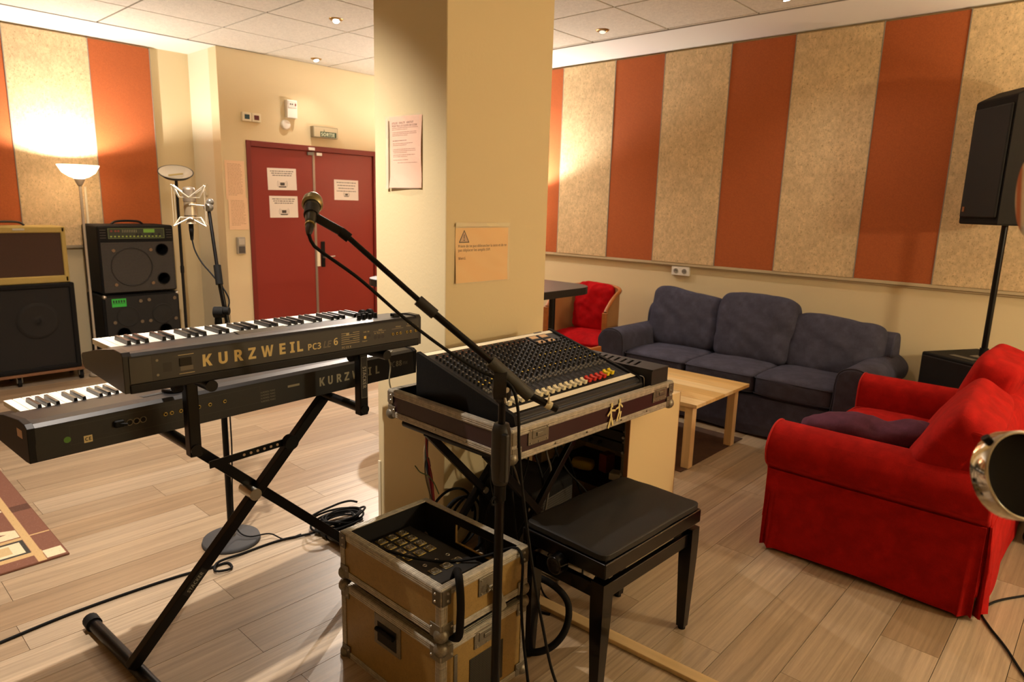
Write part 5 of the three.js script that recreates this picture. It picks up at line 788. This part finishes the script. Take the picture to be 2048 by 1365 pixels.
{
  const t = thing('blue_sofa', 'long navy blue fabric sofa with rolled arms against the striped wall', 'sofa', [4.94, 0, -2.105], -Math.PI / 2);
  sofa(t, { L: 2.09, D: 0.88, cloth: mat.navy, pipe: navyPipe, n: 3, armTop: 0.60, seatTop: 0.455 });
  const bc = (x, w, h, y, tz, rx, rz, sd, shape) => mesh('back_cushion', [cushion(w, h, 0.22, { n: 26, k: 6.5, thin: 'z', puff: 0.25, wr: 0.016, wf: 6, seed: sd, shape })], mat.navy, t, { uv: 1, at: [x, y, tz], rot: [rx, 0, rz] });
  bc(-0.575, 0.64, 0.49, 0.655, -0.19, -0.26, 0.03, 4, (x, y, z) => [x, y + (y + 0.25) * (-0.10 * x - 0.03 * Math.sin(x * 7 + 0.4)), z]);
  bc(0.03, 0.60, 0.53, 0.668, -0.155, -0.28, 0, 9, (x, y, z) => [x * (1 + 0.05 * y), y, z]);
  bc(0.60, 0.64, 0.44, 0.612, -0.185, -0.27, -0.02, 13, (x, y, z) => [x, y + (y > 0 ? (-0.05 * (0.3 - x) * (0.3 - x) * 2 - 0.02 * Math.sin(x * 9)) : 0), z]);
}
{
  const t = thing('red_sofa', 'red fabric two-seat sofa with rolled arms and loose skirt', 'sofa', [3.765, 0, -0.68], Math.PI);
  sofa(t, { L: 1.60, D: 0.90, cloth: mat.redCloth, pipe: redPipe, n: 1, armTop: 0.605, seatTop: 0.45 });
  const bc = (x, w, h, y, tz, rx, ry, rz, sd) => { const c = mesh('back_cushion', [cushion(w, h, 0.21, { n: 24, k: 7, thin: 'z', puff: 0.2, wr: 0.008, wf: 5, seed: sd })], mat.redCloth, t, { uv: 1, at: [x, y, tz], rot: [rx, ry, rz] }); const loop = [], w2 = w / 2 - 0.022, h2 = h / 2 - 0.02, r = 0.05; for (const [sx, sy] of [[1, 1], [-1, 1], [-1, -1], [1, -1]]) for (let k = 0; k <= 4; k++) { const a0 = Math.atan2(sy, sx) - Math.PI / 4 + k * Math.PI / 8; loop.push([sx * (w2 - r) + r * Math.cos(a0), sy * (h2 - r) + r * Math.sin(a0), 0]); } for (const z of [0.066, -0.066]) mesh('piping', [tube(loop.map(p => [p[0], p[1], z]), 0.004, 110, 6, true)], redPipe, c); };
  bc(0.34, 0.80, 0.385, 0.635, -0.235, -0.56, 0.05, 0.02, 3); bc(-0.36, 0.66, 0.44, 0.685, -0.235, -0.30, 0, 0, 8);
  const p = thing('purple_pillow', 'dark purple pillow slumped over the arm of the red sofa', 'pillow', [3.25, 0.565, -0.78], 0);
  mesh('pillow', [cushion(0.20, 0.105, 0.52, { n: 22, k: 3.4, puff: 0.3, wr: 0.014, wf: 9, seed: 6, shape: (x, y, z) => [x + 0.10 * Math.max(0, z), y + 0.02 * Math.cos(z * 7) + (z > 0.12 ? 0.05 * (z - 0.12) / 0.13 : 0) - 0.012 * Math.exp(-((z - 0.06) ** 2) / 0.002), z] })], mat.purple, p, { uv: 1, rot: [0, 0.16, 0.12], at: [0, 0.022, 0] });
}
// coffee table and its mat
{
  const t = thing('coffee_table', 'pale pine coffee table with square legs in front of the blue sofa', 'table', [3.978, 0, -2.355]), X = 0.373, Z = 0.575;
  for (let i = 0; i < 6; i++) mesh('top_board', [b6(-X + i * X / 3 + 0.0003, -X + (i + 1) * X / 3 - 0.0003, 0.398, 0.42, -Z, Z, 0.0012)], [mat.paleWood, M(0xe6cfa0, 0.5, { map: rep(T.paleWood, 0.7) }), M(0xf2dfb8, 0.5, { map: rep(T.paleWood, 1.1) })][(i * 2) % 3], t, { uv: 1, swap: true });
  for (const x of [-0.335, 0.25]) for (const z of [-0.525, 0.52]) mesh('leg', [b6(x - 0.026, x + 0.026, 0.006, 0.398, z - 0.026, z + 0.026, 0.002)], mat.paleWood, t, { uv: 1, swap: true });
  for (const x of [-0.335, 0.25]) mesh('apron', [b6(x - 0.01, x + 0.01, 0.355, 0.398, -0.498, 0.493)], mat.paleWood, t, { uv: 1 }); for (const z of [-0.525, 0.505]) mesh('apron', [b6(-0.307, 0.222, 0.36, 0.398, z - 0.01, z + 0.01)], mat.paleWood, t, { uv: 1 });
  const m = mesh('brown_mat', [b6(3.55, 4.42, 0, 0.006, -2.94, -1.82, 0.002)], M(0x5a3d2a, 0.95, { map: rep(T.cloth, 3) }), scene, { uv: 1 }); tag(m, 'plain dark brown mat under the coffee table', 'mat');
}
// patterned rug
{
  const w = 1.55, d = 1.95, t = thing('patterned_rug', 'brown and beige geometric patterned rug at the edge of the floor', 'rug', [0.713 - w / 2, 0, -3.244 - d / 2]);
  mesh('pile', [b6(-w / 2, w / 2, 0, 0.009, -d / 2, d / 2, 0.003)], M(0x6e4632, 0.95), t);
  const pr = panelPrint('woven_pattern', w - 0.008, d - 0.008, 660, (x, W, H) => {
    const S = 660, R = (c, a, b, e, f) => { x.fillStyle = c; x.fillRect(W - b * S, H - f * S, (b - a) * S, (f - e) * S); };   // distances from the right and from the near edge
    x.fillStyle = '#7d5240'; x.fillRect(0, 0, W, H); R('#c9a874', 0.078, 0.11, 0, 2); R('#c9a874', 0.0, 0.078, 0.29, 0.302); R('#e2d2ae', 0.005, 0.075, 0.012, 0.098); R('#c9a874', 0.075, 2, 0.075, 0.115);
    R('#5b3a2c', 0, 0.078, 0.62, 0.70); R('#3c3a33', 0.112, 1.2, 0.112, 0.27); R('#e6d6b2', 0.127, 1.2, 0.128, 0.254); R('#cbb080', 0.17, 1.2, 0.15, 0.235); R('#c9a874', 0.11, 2, 0.272, 0.30);
    x.fillStyle = '#e2d2ae'; x.beginPath(); x.moveTo(W - 0.112 * S, H - 0.31 * S); x.lineTo(W - 0.112 * S, H - 0.40 * S); x.lineTo(W - 0.26 * S, H - 0.46 * S); x.lineTo(W - 0.3 * S, H - 0.31 * S); x.fill(); x.fillStyle = '#7d5240'; x.beginPath(); x.moveTo(W - 0.15 * S, H - 0.375 * S); x.lineTo(W - 0.26 * S, H - 0.41 * S); x.lineTo(W - 0.24 * S, H - 0.345 * S); x.fill();
    R('#e2d2ae', 0.112, 0.2, 0.66, 0.68); R('#c9a874', 0.112, 0.9, 0.9, 1.0); R('#3c3a33', 0.3, 0.8, 1.1, 1.5); R('#e2d2ae', 0.36, 0.74, 1.16, 1.44);
    x.globalAlpha = 0.12; for (let i = 0; i < 20000; i++) { x.fillStyle = rnd() < 0.5 ? '#000' : '#fff'; x.fillRect(rnd() * W, rnd() * H, 2, 2); } x.globalAlpha = 1;
  }, t, { at: [0, 0.0095, 0], rot: [-Math.PI / 2, 0, 0], rough: 0.95 });
}
// bar table behind the pillar
{
  const t = thing('bar_table', 'tall dark bar table with thick rounded edge behind the pillar', 'table', [3.485, 0, -3.54]);
  const rrect = (X, Z, r) => { const p = []; for (const [sx, sz] of [[1, 1], [-1, 1], [-1, -1], [1, -1]]) for (let k = 0; k <= 6; k++) { const a = Math.atan2(sz, sx) - Math.PI / 4 + k * Math.PI / 12; p.push([sx * (X - r) + r * Math.cos(a), sz * (Z - r) + r * Math.sin(a)]); } return p; };
  mesh('edge_slab', [ext(rrect(0.545, 0.71, 0.2), 0.046, 0.003, [0, 0.998, 0], [Math.PI / 2, 0, 0])], M(0x1f1a17, 0.5), t); mesh('top_laminate', [ext(rrect(0.542, 0.707, 0.198), 0.002, 0, [0, 1.0, 0], [Math.PI / 2, 0, 0])], M(0x5a463c, 0.28), t);
  for (const [x, z] of [[0.305, 0.475], [-0.40, 0.5], [0.40, -0.55], [-0.40, -0.55]]) { const l = mesh('leg', [rod([x, 0.01, z], [x, 0.95, z], 0.024, 18)], mat.blackSatin, t); mesh('foot', [cyl(0.03, 0.034, 0.012, [x, 0.006, z], 18)], mat.rubber, l); mesh('mount_plate', [cyl(0.05, 0.05, 0.006, [x, 0.948, z], 18)], mat.blackSatin, l); }
}
// low slatted wooden seat
{
  const t = thing('slatted_seat', 'low orange-brown wooden slatted seat behind the mixing desk', 'seat', [4.08, 0, -3.15]);
  mesh('front_rail', [b6(-0.20, 0.23, 0.40, 0.492, 0.155, 0.18, 0.004)], mat.chairWood, t, { uv: 1 }); mesh('rear_rail', [b6(-0.20, 0.23, 0.40, 0.48, -0.17, -0.145, 0.004)], mat.chairWood, t, { uv: 1 });
  for (let i = 0; i < 5; i++) mesh('slat', [b6(-0.19 + i * 0.085, -0.13 + i * 0.085, 0.455, 0.47, -0.145, 0.155, 0.003)], mat.chairWood, t, { uv: 1 });
  for (let i = 0; i < 6; i++) mesh('spindle', [rod([-0.14 + i * 0.062, 0.16, 0.167], [-0.14 + i * 0.062, 0.41, 0.167], 0.009)], mat.chairWood, t); mesh('stretcher', [b6(-0.18, 0.21, 0.13, 0.165, 0.157, 0.177, 0.003)], mat.chairWood, t, { uv: 1 });
  for (const x of [-0.18, 0.21]) for (const z of [0.167, -0.157]) mesh('leg', [b6(x - 0.02, x + 0.02, 0, 0.42, z - 0.018, z + 0.018, 0.003)], mat.chairWood, t, { uv: 1 });
}
// tub chair with red cushions
{
  const t = thing('tub_chair', 'wooden tub chair with cane sides by the striped wall', 'chair', [4.83, 0, -3.50], -1.353);
  const R = 0.265, path = []; const hAt = s => 0.69 + 0.17 * Math.pow(Math.sin(Math.PI * s), 0.8);
  for (let i = 0; i <= 40; i++) { const s = i / 40; let x, z; if (s < 0.28) { x = -R - 0.01; z = 0.26 - (s / 0.28) * 0.26; } else if (s > 0.72) { x = R + 0.01; z = ((s - 0.72) / 0.28) * 0.26; } else { const a = Math.PI * ((s - 0.28) / 0.44); x = -Math.cos(a) * (R + 0.01); z = -Math.sin(a) * 0.27; } path.push([x, z, s]); }
  const pos = [], idx = []; path.forEach(([x, z, s]) => { for (const [o, y] of [[0, 0.33], [0, hAt(s)], [0.012, 0.33], [0.012, hAt(s)]]) { const l = Math.hypot(x, z) || 1; pos.push(x - o * x / l, y, z - (z < 0 ? o * z / l : 0)); } }); for (let i = 0; i < 40; i++) { const a = i * 4, b = a + 4; idx.push(a, b, a + 1, b, b + 1, a + 1, a + 2, a + 3, b + 2, b + 2, a + 3, b + 3); }
  const g = new THREE.BufferGeometry(); g.setAttribute('position', new THREE.Float32BufferAttribute(pos, 3)); g.setIndex(idx); g.computeVertexNormals();
  mesh('cane_shell', [g], mat.cane, t, { uv: 1 }); mat.cane.side = THREE.DoubleSide;
  mesh('top_rail', [tube(path.map(([x, z, s]) => [x, hAt(s) + 0.008, z]), 0.017, 80, 8)], mat.chairWood, t); mesh('lower_rail', [tube(path.map(([x, z]) => [x, 0.335, z]), 0.013, 80, 8)], mat.chairWood, t);
  for (const s of [-1, 1]) { mesh('front_post', [b6(s * 0.275 - 0.02, s * 0.275 + 0.02, 0, 0.70, 0.25, 0.285, 0.005)], mat.chairWood, t, { uv: 1 }); mesh('rear_leg', [bar([s * 0.20, 0, -0.24], [s * 0.18, 0.36, -0.19], 0.032, 0.032)], mat.chairWood, t); }
  mesh('seat_frame', [b6(-0.26, 0.26, 0.345, 0.395, -0.19, 0.27, 0.01)], mat.chairWood, t, { uv: 1 });
  let c = thing('red_seat_cushion', 'red cushion with pointed corners on the tub chair seat', 'cushion', [4.81, 0.395, -3.495], -1.353);
  mesh('cushion', [cushion(0.53, 0.085, 0.52, { n: 22, k: 7, puff: 0.65, wr: 0.008, seed: 4, shape: (x, y, z) => [x * (1 + 0.35 * x * x * z * z * 60), y + 0.045 - 0.035 * Math.max(0, z - 0.12) / 0.14 + 0.02 * (Math.abs(x) > 0.15 ? -(Math.abs(x) - 0.15) * 2 : 0), z * (1 + 0.3 * x * x * z * z * 60)] })], mat.cushRed, c, { uv: 1 });
  c = thing('red_back_cushion', 'crumpled red cushion leaning on the tub chair back', 'cushion', [4.97, 0.47, -3.53], -1.353);
  mesh('cushion', [cushion(0.38, 0.44, 0.12, { n: 26, k: 6, thin: 'z', puff: 0.6, wr: 0.022, wf: 10, seed: 11 })], mat.cushRed, c, { uv: 1, at: [0, 0.215, 0.0], rot: [-0.22, 0, 0] });
}
// subwoofer with a pole-mounted speaker by the wall
{
  const th = Math.atan2(-0.86, -0.5);
  let t = thing('subwoofer', 'black subwoofer with square mesh grille between the two sofas', 'speaker', [5.035, 0, -0.60], th);
  mesh('shell', [b6(-0.24, 0.24, 0.02, 0.705, -0.25, 0.225, 0.012)], mat.blackTex, t); mesh('grille', [b6(-0.225, 0.225, 0.06, 0.685, 0.224, 0.238, 0.004)], mat.meshV.clone(), t, { uv: 1 }).material.color.set(0x3a3630);
  mesh('pole_cup', [bx(0.10, 0.004, 0.10, [0, 0.707, 0.0], 0.001)], mat.zinc, t); mesh('top_handle', [bx(0.16, 0.004, 0.05, [-0.02, 0.7065, 0.14], 0.001)], M(0x3c3a36, 0.4), t); for (const [x, z] of [[-0.2, -0.2], [0.2, -0.2], [-0.2, 0.18], [0.2, 0.18]]) mesh('foot', [cyl(0.02, 0.022, 0.02, [x, 0.01, z], 14)], mat.rubber, t);
  t = thing('speaker_pole', 'black pole rising from the subwoofer to the hung speaker', 'pole', [5.035, 0.709, -0.60]); mesh('tube', [rod([0, 0, 0], [0, 0.82, 0], 0.0175, 18)], mat.blackSatin, t); mesh('lock_collar', [cyl(0.024, 0.024, 0.05, [0, 0.03, 0], 18)], mat.rubber, t);
  t = thing('pole_speaker', 'black loudspeaker with sloped top on the pole by the striped wall', 'speaker', [5.035, 1.531, -0.60], -2.45);
  const W = 0.37, D = 0.33, H = 0.78; const g = ext([[-W / 2, -D / 2 + 0.02], [-W / 2 + 0.07, -D / 2], [W / 2 - 0.07, -D / 2], [W / 2, -D / 2 + 0.02], [W / 2, 0.06], [W / 2, D / 2], [-W / 2, D / 2], [-W / 2, 0.06]].map(([x, y]) => [x, -y]), H, 0.01); g.rotateX(-Math.PI / 2);
  const P = g.attributes.position; for (let i = 0; i < P.count; i++) { const z = P.getZ(i), y = P.getY(i), x = P.getX(i); const back = (D / 2 - z) / D; if (y > H * 0.6) P.setY(i, y - Math.max(0, (z - 0.02)) / (D / 2) * 0.085); P.setX(i, x * (1 - 0.25 * back)); } g.computeVertexNormals(); g.translate(0, 0.0, 0);
  mesh('cabinet', [g], mat.blackTex, t); mesh('grille', [b6(-0.17, 0.17, 0.03, H - 0.11, D / 2 - 0.006, D / 2 + 0.016, 0.012)], M(0x1b1917, 0.7, { map: rep(T.grille, 24) }), t, { uv: 1 });
  mesh('badge', [bx(0.02, 0.03, 0.004, [-0.13, 0.08, D / 2 + 0.018], 0.001)], M(0x9a6a44, 0.4, { metalness: 0.4 }), t); for (const [y, z] of [[0.66, 0.02], [0.54, 0.05], [0.42, 0.03], [0.36, 0.04]]) mesh('rigging_screw', [rod([-W / 2 + 0.02, y, z], [-W / 2 - 0.004, y, z], 0.006)], mat.steel, t); mesh('top_hat', [cyl(0.045, 0.045, 0.012, [0, -0.001, 0], 20)], mat.black, t);
}
// wheeled black trunk behind the red sofa
{
  const t = thing('wheeled_trunk', 'black wheeled trunk behind the red sofa', 'trunk', [4.22, 0, 0.07]);
  mesh('shell', [b6(-0.30, 0.33, 0.105, 0.75, -0.25, 0.26, 0.01)], mat.blackTex, t); for (const y of [0.108, 0.747]) for (const z of [-0.25, 0.26]) mesh('edge_trim', [b6(-0.302, 0.332, y - 0.012, y + 0.012, z - 0.004, z + 0.004, 0.002)], mat.zinc, t);
  for (const [x, z] of [[-0.25, -0.22], [0.28, -0.22], [-0.25, 0.22], [0.28, 0.22]]) castor(null, t, 0.043, [x, 0, z]);
}
// pale batten on the floor under the bench
{ const m = mesh('wooden_batten', [bx(0.052, 0.018, 1.30, [0, 0.009, 0], 0.003)], M(0xfff4de, 0.5, { map: rep(T.paleWood, 0.8) }), scene, { uv: 1, swap: true, at: [1.925, 0, -0.92], rot: [0, 0.045, 0] }); tag(m, 'pale wooden batten lying on the floor under the piano bench', 'batten'); }

renderer.render(scene, camera);
